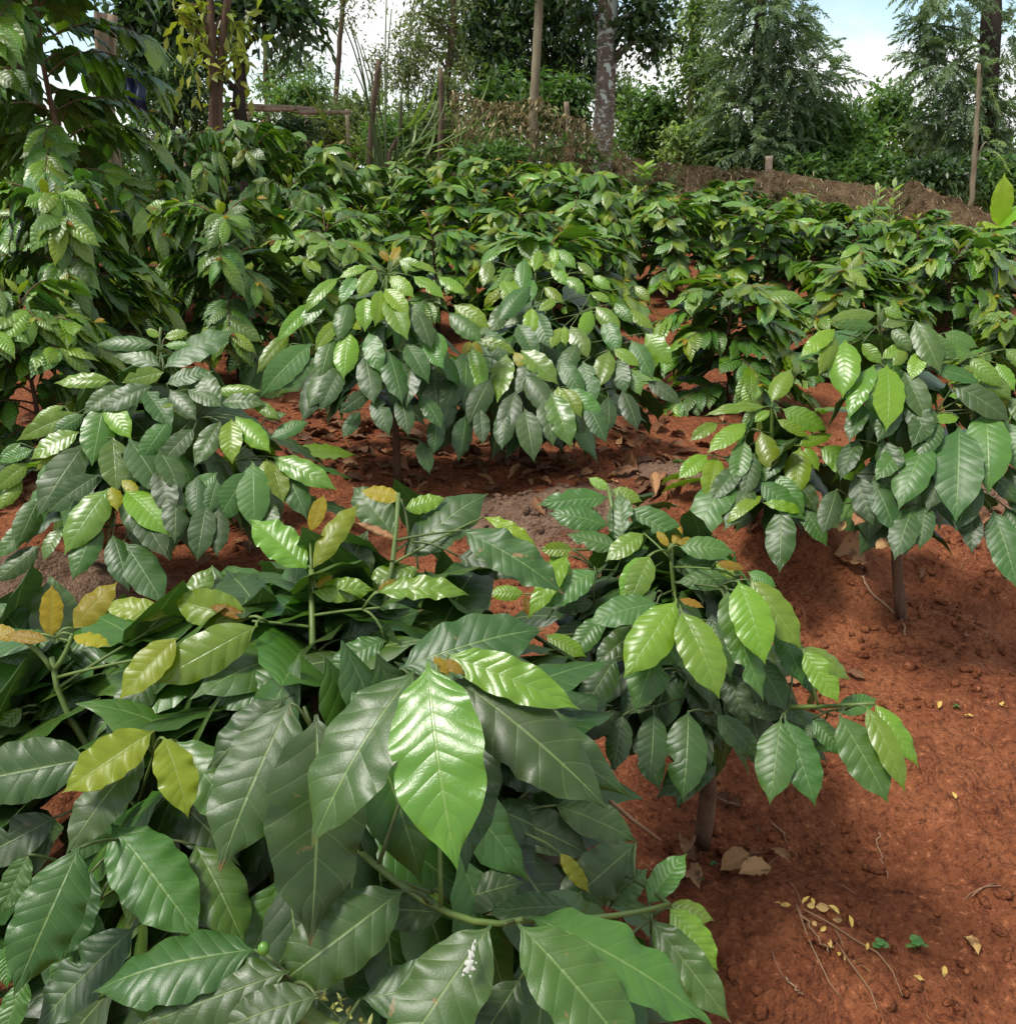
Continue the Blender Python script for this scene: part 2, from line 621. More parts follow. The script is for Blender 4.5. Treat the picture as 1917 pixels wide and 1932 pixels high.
gx = axis_lines(-1.3, 1.7, .0098, 1.07, -160, 160)
gy = axis_lines(.45, 3.0, .0092, 1.06, -30, 320)
GX, GY = np.meshgrid(gx, gy)
GZ = ground_z(GX, GY)
gv = np.stack([GX.ravel(), GY.ravel(), GZ.ravel()], 1)
ni, nj = GX.shape
ii = (np.arange(ni - 1)[:, None] * nj + np.arange(nj - 1)[None])
gf = np.stack([ii, ii + 1, ii + nj + 1, ii + nj], -1).reshape(-1, 4)
ga = grey_amount(GX.ravel(), GY.ravel())
gc = np.stack([ga, ga * 0, ga * 0, ga * 0 + 1], 1)
ground = mesh_obj('ground', gv, gf, M_SOIL, colr=gc)
tag(ground, 'red tilled soil with crumbly clods', kind='structure')

# crumbs of soil lying loose
phi_ = (1 + 5 ** .5) / 2
ICO = np.array([(-1, phi_, 0), (1, phi_, 0), (-1, -phi_, 0), (1, -phi_, 0), (0, -1, phi_), (0, 1, phi_), (0, -1, -phi_), (0, 1, -phi_),
                (phi_, 0, -1), (phi_, 0, 1), (-phi_, 0, -1), (-phi_, 0, 1)]) / 1.9
ICF = np.array([(0, 11, 5), (0, 5, 1), (0, 1, 7), (0, 7, 10), (0, 10, 11), (1, 5, 9), (5, 11, 4), (11, 10, 2), (10, 7, 6), (7, 1, 8),
                (3, 9, 4), (3, 4, 2), (3, 2, 6), (3, 6, 8), (3, 8, 9), (4, 9, 5), (2, 4, 11), (6, 2, 10), (8, 6, 7), (9, 8, 1)])
cv, cf, cc, k = [], [], [], 0
for i in range(6000):
    if i < 4200:
        x, y = rng.uniform(-.2, 1.6), rng.uniform(.5, 2.6)
    else:
        x, y = rng.uniform(-1.6, 1.8), rng.uniform(1.2, 4.2)
    if vnoise(np.array(x * 2.3), np.array(y * 2.3), 31) < -.12: continue
    r = .0020 + .013 * rng.uniform() ** 3.2
    p = on_ground(x, y, r * .25)
    v = ICO * r * rng.uniform(.6, 1.3, 3) * rng.uniform(.75, 1.25, (12, 1))
    cv.append(v + p); cf.append(ICF + k); k += 12
    g = float(grey_amount(np.array(x), np.array(y)))
    cc.append(np.tile([g, 0, 0, 1], (12, 1)))
clods = mesh_obj('soil_crumbs', np.concatenate(cv), np.concatenate(cf), M_SOIL, colr=np.concatenate(cc))
tag(clods, 'loose crumbs of red soil scattered over the ground', kind='stuff')


def dry_leaf_on(B, x, y, L, age, lift=.006):
    a = rng.uniform(0, 6.28)
    d = np.array([math.cos(a), math.sin(a), 0]) * L / 2
    c = on_ground(x, y, lift)
    b, t = c - d, c + d
    b[2] = float(ground_z(b[0], b[1])) + lift * rng.uniform(.4, 1.6)
    t[2] = float(ground_z(t[0], t[1])) + lift * rng.uniform(.4, 1.6)
    B.add(b, t, L * rng.uniform(.35, .5), UP + rng.normal(0, .35, 3), age, bend=rng.uniform(-.9, .9), fold=rng.uniform(-.1, .5),
          curl=rng.uniform(.2, 1.1), corr=.006, wave=.05, twist=rng.uniform(-1, 1))


LIT = Leaves(8, 4)
for px, py, sx, sy, n in [(640, 830, 190, 70, 130), (900, 880, 220, 50, 110), (1150, 830, 190, 60, 60), (200, 780, 190, 70, 60), (430, 980, 160, 70, 70),
                          (330, 640, 120, 50, 30), (1250, 620, 120, 70, 26), (1250, 900, 60, 40, 16), (1350, 760, 120, 40, 26), (1500, 1000, 160, 60, 14), (80, 900, 90, 60, 30),
                          (1830, 990, 90, 30, 12), (1350, 1620, 90, 50, 6), (1700, 650, 160, 40, 20), (700, 470, 60, 40, 10), (1600, 1300, 250, 200, 10)]:
    for i in range(n):
        q = hit(px + rng.normal(0, sx * .6), min(1900, py + rng.normal(0, sy * .6)))
        if q[1] > 12: continue
        dry_leaf_on(LIT, q[0], q[1], rng.uniform(.025, .10) * (1 if py < 1000 else .6), rng.choice([0, .05, .1, .2, .25, .3, .4, .6]) + rng.uniform(0, .1), .008)
tag(LIT.build('fallen_leaves', M_DEAD), 'brown dry coffee leaves littering the red soil under the bushes', kind='stuff')

# small pale bits: root hairs, chips, straw
TH = Tubes()
for i in range(210):
    x, y = (rng.uniform(-.1, 1.5), rng.uniform(.6, 2.6)) if i < 120 else (rng.uniform(-1.2, 1.4), rng.uniform(2.2, 3.6))
    L = rng.uniform(.012, .085)
    a = rng.uniform(0, 6.28)
    b = a + rng.uniform(-.9, .9)
    p0 = on_ground(x, y, .004)
    p1 = on_ground(x + L * .5 * math.cos(a), y + L * .5 * math.sin(a), .004 + rng.uniform(0, .012))
    p2 = on_ground(p1[0] + L * .5 * math.cos(b), p1[1] + L * .5 * math.sin(b), .003)
    TH.add(bez(p0, p1, p2, 5), [.0009, .0005], 4)
tag(TH.build('straw_debris', M_ROOT), 'pale straw and root hairs strewn over the red soil', kind='stuff')


# single things lying on the soil
def big_dry(name, label, specs, group=None):
    t = None
    cx_, cy_ = specs[0][0], specs[0][1]
    p = hit(cx_, cy_)
    B = Leaves(14, 8)
    for (bx, by, tx, ty, w, age, lift) in specs:
        b, q = hit(bx, by), hit(tx, ty)
        b = on_ground(b[0], b[1], lift * .5); q = on_ground(q[0], q[1], lift)
        B.add(b, q, w, UP + rng.normal(0, .3, 3) - FWD * .5, age, bend=rng.uniform(.3, 1.1), fold=.3, curl=rng.uniform(.3, .8), corr=.01, wave=.05, twist=rng.uniform(-.9, .9))
    o = B.build(name, M_DEAD, None, loc=tuple(p))
    return tag(o, label, 'dry leaf', group)


G_DRY = 'single dry leaves on the soil'
big_dry('dry_leaf', 'upright tan dry leaf leaning by the stem of the second bush', [(1300, 1602, 1288, 1645, .03, .62, .03)], G_DRY)
big_dry('dry_leaf', 'tan curled dry leaf lying in front of the upright tan one', [(1298, 1645, 1318, 1692, .034, .68, .012)], G_DRY)
big_dry('dry_leaf', 'wide crumpled tan dry leaf beside the second bush stem', [(1358, 1648, 1410, 1632, .035, .66, .025)], G_DRY)
big_dry('dry_leaf', 'tan dry leaf with frayed edge, on the slope side of the crumpled one', [(1392, 1668, 1452, 1655, .035, .68, .012)], G_DRY)
big_dry('dry_leaf', 'pale olive dry leaf flat on the bank beside the grey stem', [(1572, 1056, 1632, 1078, .10, .55, .02)], G_DRY)
big_dry('dry_leaf', 'yellowish folded scrap of leaf at the far edge of bare soil', [(1817, 1768, 1845, 1805, .016, .86, .008)], G_DRY)
big_dry('dry_leaf', 'large grey dry leaf on the ridge behind the small round bush', [(1172, 890, 1205, 908, .06, .25, .015)], G_DRY)
big_dry('dry_leaf', 'pale tan bark-like leaf standing on the grey heap', [(1236, 945, 1228, 912, .03, .6, .02)], G_DRY)
for i, (x, y, c) in enumerate([(1770, 1340, 'green chip of leaf on bare soil by the pebble'), (1825, 1355, 'pale green chip of leaf downslope of the other chip'),
                               (1730, 1852, 'small yellow leaf scrap above the twin green weed'), (1795, 1510, 'thin pale leaf scrap on the bare bank'),
                               (1890, 1330, 'yellow leaf scrap at the edge of the red bank'), (1780, 2235 - 400, 'tiny yellow scrap beside the weed')]):
    p = hit(x, y)
    B = Leaves(8, 4)
    dry_leaf_on(B, p[0], p[1], .022, .95, .006)
    tag(B.build('leaf_scrap', M_DEAD, None, loc=tuple(p)), c, 'leaf scrap', 'scraps of leaf on the bare soil')


def twig(label, pts, r, mat=None, lift=.006):
    P = []
    for x, y in pts:
        q = hit(x, y); P.append(on_ground(q[0], q[1], lift))
    P = np.array(P)
    t = np.linspace(0, 1, len(P)); tt = np.linspace(0, 1, 14)
    P = np.stack([np.interp(tt, t, P[:, i]) for i in range(3)], 1)
    P[1:-1] += rng.normal(0, .0022, (12, 3))
    o = Tubes().add(P, [r, r * .6], 6, .15).build('dry_twig', mat or M_DRYTWIG, None)
    bpy.context.view_layer.update()
    return tag(o, label, 'twig', 'twigs lying on the soil')


twig('thin dry root curving down the shaded bank', [(1455, 1560), (1480, 1585), (1502, 1625)], .0016, M_ROOT)
twig('pale root thread across the hollow near the bank edge', [(1655, 1585), (1660, 1625), (1675, 1660)], .0013, M_ROOT)
twig('short straight dry stalk leaning at the yellow sprig', [(1500, 1740), (1535, 1785), (1560, 1812)], .0022, M_DRYTWIG, .01)
twig('pale short twig alone on the smooth soil', [(1478, 1868), (1495, 1885), (1508, 1902)], .0018, M_ROOT)
twig('root loop hanging beside the grey stem', [(1625, 1100), (1640, 1125), (1700, 1165), (1705, 1210)], .003, M_ROOT)

# trailing sprig with yellow leaves
sp = hit(1570, 1790)
spr = thing('yellow_sprig', sp, 'trailing dry sprig with small yellow leaves on the red soil', 'sprig')


def gpts(pts, lift=.012):
    r = []
    for x, y in pts:
        q = hit(x, y); r.append(on_ground(q[0], q[1], lift))
    return np.array(r)


st = Tubes()
S1 = gpts([(1498, 1735), (1515, 1775), (1528, 1800), (1545, 1840), (1562, 1870), (1585, 1895)])
S2 = gpts([(1510, 1745), (1560, 1765), (1610, 1790), (1650, 1820), (1680, 1850), (1700, 1890)])
S3 = gpts([(1575, 1790), (1600, 1830), (1640, 1880), (1650, 1925)])
for s in (S1, S2, S3): st.add(s, [.0016, .0009], 5)
st.build('stem', M_DRYTWIG, spr, sp)
B = Leaves(6, 4)
for x, y in [(1450, 1712), (1475, 1728), (1490, 1732), (1507, 1735), (1520, 1735), (1535, 1730), (1560, 1732), (1575, 1745), (1582, 1758), (1530, 1770), (1540, 1778),
             (1558, 1790), (1568, 1810), (1575, 1822), (1600, 1772), (1590, 1825), (1625, 1808), (1610, 1835), (1640, 1850)]:
    q = hit(x + rng.normal(0, 3), y + rng.normal(0, 3))
    L = rng.uniform(.008, .020)
    a = rng.uniform(0, 6.28)
    b = on_ground(q[0], q[1], .012)
    B.add(b, b + np.array([math.cos(a) * L, math.sin(a) * L, rng.uniform(-.006, .008)]), L * rng.uniform(.35, .7), UP - FWD * .4 + rng.normal(0, .8, 3), rng.choice([.84, .9, .98, 1.]), bend=.4, curl=.3, corr=0)
B.build('leaves', M_DEAD, spr, sp)

M_WEED = foliage_material('weed_leaf', (.04, .12, .03), (.12, .26, .06))
for x, y, s, lab in [(1725, 1790, .028, 'twin green weed with a broad leaf on bare soil'), (1655, 1800, .020, 'small green weed tangled in the yellow sprig'),
                     (1272, 1628, .014, 'tiny green weed by the tan dry leaves'), (1320, 1660, .011, 'tiny round leaved weed between two tan dry leaves'),
                     (1345, 1635, .010, 'tiniest green weed at the second bush stem'), (1800, 1340, .012, 'little green seedling on the bank near the pebble')]:
    p = hit(x, y); p = on_ground(p[0], p[1])
    t = thing('seedling_weed', p, lab, 'weed', 'small weeds on the soil')
    tb = Tubes().add(bez(p, p + [0, 0, s * .3], p + [s * .1, 0, s * .7], 5), [.0012, .0008], 5)
    tb.build('stem', M_SHOOT, t, p)
    B = Leaves(8, 4)
    for k in range(5):
        a = k * 2.4 + 1
        b = p + [0, 0, s * (.3 + .1 * k)]
        B.add(b, b + np.array([math.cos(a), math.sin(a) - .3, .15]) * s * (.8 - .09 * k), s * .62, UP + rng.normal(0, .3, 3), rng.uniform(.2, .8), bend=.6)
    B.build('leaves', M_WEED, t, p)
# ------------------------------------------------------------------ the near coffee bushes, leaf by leaf
def crops(s):
    """rows: base x, base y, tip x, tip y, width, age [, depth] in the units of an enlarged crop -> photo units"""
    out = []
    for line in s.strip().splitlines():
        k, ox, oy, rows = line.split('|')
        k, ox, oy = float(k), float(ox), float(oy)
        for r in rows.split(';'):
            v = [float(x) for x in r.split()]
            if not v: continue
            out.append((ox + v[0] * k, oy + v[1] * k, ox + v[2] * k, oy + v[3] * k, v[4] * k, v[5], v[6] if len(v) > 6 else 0))
    return out


def hero_bush(loc, label, stems, leaves, depth_fn, axis, mean_len, infill=1.3, nl=22, nw=10, spot=.35, radius=.3, back=True, ymin=None, fill=None, ycut=9999, more=(), ytop=-99, dark=1., wide=1.05, shift=.06, wv=1.):
    """stems: list of lists of 3D points (first is the trunk); axis(z) -> point of the stem at height z"""
    t = thing('coffee_bush', loc, label, 'coffee bush', 'young coffee bushes in the plot')
    tb = Tubes()
    for pts, rad in stems[:1]:
        tb.add(pts, rad, 9, .06)
    tb.build('trunk', M_STEM, t, loc)
    for pts, rad in stems[1:]:
        Tubes().add(pts, rad, 8, .05).build('shoot', M_SHOOT, t, loc)
    recs = []
    for (bx, by, tx, ty, w, age, d) in leaves:
        d = d or depth_fn(bx, by)
        ln = math.hypot(tx - bx, ty - by)
        vy = (ty - by) / (ln + 1e-6)
        d2 = d - .42 * vy * ln / FPX * d + (.10 * ln / FPX * d if vy < -.2 else 0)
        b, q = at(bx, by, d), at(tx, ty, d2)
        wm, L3 = w * d / FPX * wide, np.linalg.norm(q - b)
        if wm > .46 * L3 and age > 0:                # seen nearly end-on: a leaf keeps its proportions
            wm *= .88
            q = b + (q - b) * (wm / .45 / L3)
        if 0 < age < .3 and dark > 1:
            q, wm = b + (q - b) * dark, wm * (.4 + .6 * dark)
        recs.append([b, q, wm, age])
    # clusters of leaf bases become branches
    groups = []
    for r in recs:
        for g in groups:
            if np.linalg.norm(g[0][0] - r[0]) < mean_len * .45:
                g.append(r); break
        else:
            groups.append([r])
    SP = np.concatenate([np.stack([np.interp(np.linspace(0, 1, 24), np.linspace(0, 1, len(p_)), np.asarray(p_)[:, i]) for i in range(3)], 1) for p_, _ in stems])
    for g in groups:
        c = np.mean([r[0] for r in g], 0)
        dv = SP - c
        cost = np.linalg.norm(dv, axis=1) + 1.2 * np.maximum(0, dv[:, 2] + .25 * np.linalg.norm(dv[:, :2], axis=1))
        a = SP[int(np.argmin(cost))]
        midp = (a + c) / 2 + np.array([0, 0, 0 + .03 * np.linalg.norm((c - a)[:2])])
        br = Tubes()
        path = bez(a, midp, c, 9)
        h = .0013 + .0025 * np.linalg.norm(c - a)
        br.add(path, [min(h * 1.25, .0028), .0013], 6)
        for r in g:
            if np.linalg.norm(r[0] - c) > .012:
                br.add(bez(path[-3], (path[-2] + r[0]) / 2 + [0, 0, .01], r[0] + (r[1] - r[0]) * .02, 5), [.0017, .0013], 5)
        young = np.mean([r[3] for r in g]) > .4
        bo = br.build('branch', M_SHOOT if young else M_TWIG, t, loc)
        for b, q, w, age in g:
            tocam = unit(CAM - (b + q) / 2)
            nrm = .72 * tocam + .45 * UP + rng.normal(0, .14, 3)
            L = np.linalg.norm(q - b)
            dead = age < 0
            bite = None
            if rng.uniform() < .10 and age < .5 and w > .03:
                bite = [(rng.choice([-1, 1]), rng.uniform(.3, .75), rng.uniform(.03, .07), rng.uniform(.3, .7))]
            B = Leaves(nl, nw)
            slim = w / L < .3
            B.add(b, q, max(w, L * .10), nrm, abs(age) + (shift if 0 < age < .55 else 0), bend=rng.uniform(.35, .75) * (1.5 if slim else 1), fold=rng.uniform(-.05, .22), curl=-rng.uniform(.02, .30),
                  corr=(rng.uniform(.002, .0055) if age < .3 else rng.uniform(.0055, .010) if age < .66 else .003) * (1 if not dead else .6), wave=wv * rng.uniform(.008, .022) * (3 if dead else 1), twist=rng.normal(0, .22),
                  spot=spot * rng.uniform(0, 1.6) if age < .5 else .1 * rng.uniform(), bite=bite)
            lo = B.build('leaf', M_DEAD if dead else M_LEAF, bo, loc)
            if dead: lo['label'] = 'dry brown leaf still hanging on the bush'
    # older leaves deeper in the crown and round its far side; fill leaves have shade painted in
    IN = Leaves(12, 6)
    n = 0
    for b, q, w, age in recs:
        m = (b + q) / 2
        ax = axis(m[2])
        away = unit(m - CAM)
        for k in range(int(infill) + (rng.uniform() < infill % 1)):
            f = rng.uniform(.14, .7)
            p = m + (ax - m) * f + away * rng.uniform(.05, .13) + rng.normal(0, .02, 3) - UP * .03
            out = p - ax; out[2] = 0
            if np.linalg.norm(out) < .02: out = rng.normal(0, 1, 3) * [1, 1, 0]
            d = unit(unit(out) * .6 + rng.normal(0, .28, 3) - UP * rng.uniform(.4, 1.3))
            L = mean_len * rng.uniform(.85, 1.15)
            tp = p + d * L * .55
            if tp[2] < float(ground_z(tp[0], tp[1], False)) + .03: continue
            if proj(tp)[1] > ycut or min(proj(p)[1], proj(p - d * L * .5)[1]) < ytop: continue
            IN.add(p - d * L * .45, tp, L * rng.uniform(.34, .42), UP * .7 + unit(out) * .8 + rng.normal(0, .2, 3), rng.uniform(.04, .34), bend=rng.uniform(.3, .8),
                   fold=rng.uniform(0, .2), curl=-.25, corr=.005, wave=.018, twist=rng.normal(0, .3), spot=.5 * rng.uniform())
            n += 1
        if back and (ymin is None or proj(b)[1] > ymin):
            r = radius
            o2 = m - ax
            a2 = rng.uniform(.2, math.pi - .2)
            rr = max(np.linalg.norm(o2[:2]), r * .4) * rng.uniform(.7, 1.0)
            od = np.array([math.cos(a2), math.sin(a2), 0])
            p = ax + od * rr - UP * rng.uniform(.02, .09)
            d = unit(od * .8 + rng.normal(0, .3, 3) - UP * rng.uniform(.3, 1))
            L = mean_len * rng.uniform(.8, 1.1)
            tp = p + d * L
            if tp[2] < float(ground_z(tp[0], tp[1], False)) + .03: continue
            if proj(tp)[1] > ycut or min(proj(p)[1], proj(p - d * L * .5)[1]) < ytop: continue
            IN.add(p, tp, L * .41, UP + od * .5 + rng.normal(0, .2, 3), min(age, .5) if age > 0 else .1, bend=.55, corr=.01, spot=.2)
    if fill:  # lowest ages put the crown's deep inner shade into the leaf colour
        x0, x1, y0, y1, cnt, e0, e1 = fill
        for _ in range(cnt):
            x, y = rng.uniform(x0, x1), rng.uniform(y0, y1)
            p = at(x, y, depth_fn(x, y) + rng.uniform(e0, e1))
            ax = axis(p[2])
            out = p - ax; out[2] = 0
            d = unit(unit(out) * .8 + rng.normal(0, .3, 3) - UP * rng.uniform(.3, 1.2))
            L = mean_len * rng.uniform(.85, 1.25)
            if p[2] + d[2] * L < float(ground_z(p[0], p[1], False)) + .03: continue
            IN.add(p - d * L * .5, p + d * L * .5, L * rng.uniform(.4, .48), UP * .8 + unit(out) * .5 + rng.normal(0, .25, 3), rng.uniform(0, .14), bend=rng.uniform(.3, .8), corr=.005, wave=.018, twist=rng.normal(0, .3), spot=.4 * rng.uniform())
    for (x0, x1, y0, y1, cnt, e0, e1, a0, a1) in more:
        for _ in range(cnt):
            x, y = rng.uniform(x0, x1), rng.uniform(y0, y1)
            p = at(x, y, depth_fn(x, y) + rng.uniform(e0, e1))
            out = p - axis(p[2]); out[2] = 0
            d = unit(unit(out) * 1. + rng.normal(0, .35, 3) - UP * rng.uniform(-.3, .5))
            L = mean_len * rng.uniform(.85, 1.2)
            IN.add(p - d * L * .5, p + d * L * .5, L * rng.uniform(.38, .46), UP + rng.normal(0, .25, 3), rng.uniform(a0, a1), bend=rng.uniform(.4, .9), corr=.005, wave=.018, twist=rng.normal(0, .3), spot=.4 * rng.uniform())
    if IN.n:
        IN.build('inner_foliage', M_LEAF, t, loc)
    return t


def lin(xs, ys):
    return lambda v: float(np.interp(v, xs, ys))


C1 = '.4594|0|1044.5|'; C2 = '.3846|553|921.6|'; C3 = '.391|1167.4|921.6|'; C4 = '.4487|553|1413|'
C6 = '.3339|0|460.8|'; C7 = '.3339|639|460.8|'; C8 = '.3339|1278|460.8|'

# --- A: the bush right below the camera
LA = crops(C2 + '''660 850 805 1870 400 .44 .69;600 890 135 1690 430 .24 .70;790 925 1550 1580 330 .18 .74;750 812 1410 1085 190 .52 .74;830 960 1660 1520 240 .17 .82;520 885 1240 690 300 .13 .80;690 825 745 895 60 .88 .73;730 845 842 912 55 .93 .73;880 900 850 1890 300 .08 .80;1280 1550 1690 1735 200 .26 .95;1690 1735 1400 1990 250 .18 .92;1010 1600 1470 1810 200 .06 .95;1010 1650 1100 2000 190 .07 .95;540 345 945 35 260 .17 1.10;535 55 330 10 85 .86 1.1;545 105 730 50 100 .55 1.12;95 400 325 75 110 .70 .98;85 215 155 30 70 .85 1.02;75 400 -200 160 200 .50 1.0;95 510 405 498 115 .54 .95;412 510 865 525 120 .52 .92;415 505 512 447 40 .84 .93;112 490 178 440 50 .84 .95;110 660 335 260 260 .22 1.08;115 700 260 530 150 .2 1.04;620 390 400 470 150 .48 1.08;510 250 360 70 180 .24 1.22;935 140 1195 285 60 .68 1.12;830 205 1330 520 200 .16 1.02;800 330 1210 430 150 .10 1.08;220 745 640 595 170 .2 .96;460 740 180 895 150 .24 .93;535 262 300 165 32 -.5 1.08;900 1250 1270 1500 200 .05 .98;1050 1300 1280 1420 120 .10 1.0;1255 1400 1480 1540 110 .42 .98;880 1400 1010 1640 200 .05 1.0;560 1650 860 1890 220 .06 .95;700 1900 1000 1760 160 .12 .92
''' + C1 + '''1030 268 690 185 165 .58 .95;1060 295 620 540 165 .54 .90;1020 270 858 215 42 .95 .94;730 345 503 588 150 .72 .88;745 265 888 30 120 .46 1.02;690 255 420 215 95 .70 .98;300 312 497 103 120 .82 .92;207 352 215 125 82 .88 .92;300 338 430 375 80 .82 .92;200 357 20 335 55 .92 .91;80 350 -60 300 60 .9 .92;240 440 215 170 190 .26 1.05;250 430 615 345 190 .24 1.03;180 425 -20 200 150 .2 1.05;190 402 -30 425 95 .2 1.0;635 725 262 980 190 .72 .80;672 752 778 1100 165 .70 .78;720 765 900 990 220 .34 .84;380 840 -60 930 260 .16 .86;600 800 272 1238 175 .24 .82;530 900 298 1295 150 .18 .85;890 590 500 715 200 .14 .93;650 480 462 722 150 .15 .92;1190 500 858 636 135 .24 .90;1180 590 950 800 190 .14 .84;1200 600 900 1310 320 .19 .75;1300 660 1275 1570 400 .14 .74;460 1110 712 1440 285 .26 .80;800 1190 940 1480 220 .34 .82;330 1200 100 1722 260 .20 .73;380 1300 260 1680 160 .1 .78;120 1230 20 1450 110 .28 .80;30 1600 30 1790 60 .34 .74;110 1740 40 1930 110 .3 .72;1060 1625 432 1790 310 .17 .67;1190 1715 560 1950 230 .24 .66;560 1530 205 1900 230 .05 .76;1310 1815 930 1950 190 .2 .64;400 1450 240 1900 180 .28 .78;240 1080 -20 1220 180 .08 .88;260 640 -10 720 140 .12 .98;420 560 220 650 130 .22 .96;700 520 480 690 190 .14 .96;700 980 880 1170 200 .08 .86;700 1300 860 1440 180 .28 .84;95 630 10 720 80 .45 .95;20 690 -10 760 40 .55 .95;200 1480 330 1900 180 .12 .8
''' + C4 + '''470 590 -10 955 300 .2 .70;645 690 325 672 170 .2 .75;650 650 1010 550 160 .1 .82;1180 665 810 700 130 .2 .74;835 735 550 1170 340 .24 .66;945 735 1360 1230 330 .29 .66;990 702 1770 1175 290 .32 .69;1490 655 1605 505 130 .36 .84;1580 665 1787 935 125 .54 .82;1580 655 1720 705 90 .55 .84;1500 710 1842 1155 150 .34 .81;1500 770 1660 1010 100 .12 .83;1330 665 1500 495 110 .26 .9;285 1050 650 1000 240 .16 .68;960 960 800 1210 200 .1 .72;610 600 555 690 60 .55 .8;1120 435 1248 608 60 .78 .9;420 350 610 540 150 .05 .94;860 480 1010 640 150 .08 .92;1280 920 1600 1160 170 .12 .8;60 1010 250 1180 170 .14 .7;850 260 1060 300 150 .04 1.0;1240 830 1400 1100 200 .12 .78''')
baseA = at(600, 1300, .80); baseA = on_ground(baseA[0], baseA[1] - .02)
topA = at(588, 1075, .97); mA = at(592, 1290, .93)
stA = [([baseA, baseA * .6 + mA * .4 + [.02, 0, 0], mA], [.016, .011, .006]),
       (np.array([mA, at(590, 1200, .95), topA]), [.0045, .0028]),
       (bez(mA - [0, 0, .1], at(745, 1200, 1.06), at(752, 930, 1.09), 9), [.0042, .0026]),
       (bez(baseA + [-.02, 0, .35], at(110, 1450, .95), at(98, 1240, .92), 9), [.0042, .003]),
       (bez(at(98, 1262, .92), at(80, 1230, .92), at(40, 1205, .91), 5), [.003, .002]),
       (bez(at(105, 1262, .92), at(130, 1230, .92), at(137, 1195, .92), 5), [.003, .002]),
       (bez(at(560, 1900, .66), at(600, 1935, .65), at(680, 1965, .64), 6), [.007, .006]),
       (bez(baseA + [.02, 0, .5], at(850, 1780, .70), at(985, 1735, .67), 8), [.0035, .0024]),
       (bez(at(985, 1735, .7), at(1150, 1740, .76), at(1262, 1705, .82), 8), [.003, .002])]
axA = lambda z: baseA + (mA - baseA) * np.clip((z - baseA[2]) / (mA[2] - baseA[2]), .1, 1)
dA = lambda x, y: float(np.interp(y, [900, 1100, 1300, 1500, 1950], [1.1, .96, .84, .78, .68]))
bushA = hero_bush(baseA, 'closest coffee bush, big dark leaves and one hanging glossy lime leaf', stA, LA, dA, axA, .17, 1.9, 30, 12, .45, .30, back=False, wide=1.10, shift=-.01, wv=1.5, fill=(-260, 1060, 1180, 2300, 380, .16, .46), more=[(330, 880, 1110, 1290, 55, .06, .28, .08, .34), (-40, 330, 1200, 1420, 34, .06, .26, .08, .34), (820, 1060, 1200, 1420, 16, .10, .3, .05, .25)])
# buds and berry of that bush
for k, (x, y, d) in enumerate([(630, 1902, .645), (662, 1915, .64), (645, 1890, .65), (690, 1930, .64), (608, 1880, .655)]):
    bd = Leaves(6, 4)
    c = at(x, y, d)
    for j in range(6):
        v = unit(rng.normal(0, 1, 3) + UP * .5)
        bd.add(c + rng.normal(0, .0015, 3), c + v * rng.uniform(.005, .008), .0028, rng.normal(0, 1, 3), .8, fold=.5, corr=0)
    bd.build('bud_cluster', M_BUD, bushA, baseA)


def ellipsoid(c, r, n=14, m=10, wob=0.):
    V, F = [], []
    for i in range(m + 1):
        a = math.pi * i / m
        for j in range(n):
            b = 2 * math.pi * j / n
            q = 1 + wob * math.sin(3 * b + i)
            V.append((c[0] + r[0] * q * math.sin(a) * math.cos(b), c[1] + r[1] * q * math.sin(a) * math.sin(b), c[2] + r[2] * math.cos(a)))
    for i in range(m):
        for j in range(n):
            F.append((i * n + j, (i + 1) * n + j, (i + 1) * n + (j + 1) % n, i * n + (j + 1) % n))
    return V, F


bc = at(498, 1790, .655)
V, F = ellipsoid(bc, (.0045, .0045, .0055))
mesh_obj('berry', V, F, plain('green_berry', (.10, .22, .03), .3, .5, .15), bushA, baseA)
# white splash on a leaf at the bottom
M_WHITE = plain("chalky_white", (.42, .42, .37), .7, .3, .15, 90)
p0 = at(885, 1815, .628)
ez = unit(CAM - p0); ex = unit(np.cross(UP, ez)); ey = np.cross(ez, ex)
DV, DF, k0 = [], [], 0
for (u, v, r, q) in [tuple(z * .72 if i_ < 3 else z for i_, z in enumerate(t_)) for t_ in [(0, -.002, .0040, 1.2), (.002, .006, .0030, 1.5), (.0045, .0125, .0020, 1.8), (-.003, -.007, .0028, 1.0), (.004, -.006, .0020, 1), (-.006, -.011, .0014, 1), (.001, -.0125, .0012, 1), (.007, -.001, .0010, 1), (.0065, .018, .0012, 1.6)]]:
    n_ = 14
    th = np.linspace(0, 2 * math.pi, n_, endpoint=False)
    rr = r * (1 + .25 * np.sin(3 * th + u * 900) + .18 * np.sin(5 * th + v * 700))
    ring = p0 + (u + rr * np.cos(th))[:, None] * ex + (v + rr * q * np.sin(th))[:, None] * ey
    DV.append(np.concatenate([ring, ring * .5 + (p0 + u * ex + v * ey) * .5 + ez * r * .3, [p0 + u * ex + v * ey + ez * r * .4]]))
    for j in range(n_):
        j2 = (j + 1) % n_
        DF += [(k0 + j, k0 + j2, k0 + n_ + j2, k0 + n_ + j), (k0 + n_ + j, k0 + n_ + j2, k0 + 2 * n_)]
    k0 += 2 * n_ + 1
tag(mesh_obj('bird_dropping', np.concatenate(DV), DF, M_WHITE, loc=tuple(p0)), 'white bird dropping splashed on a dark leaf of the closest bush', 'bird dropping')

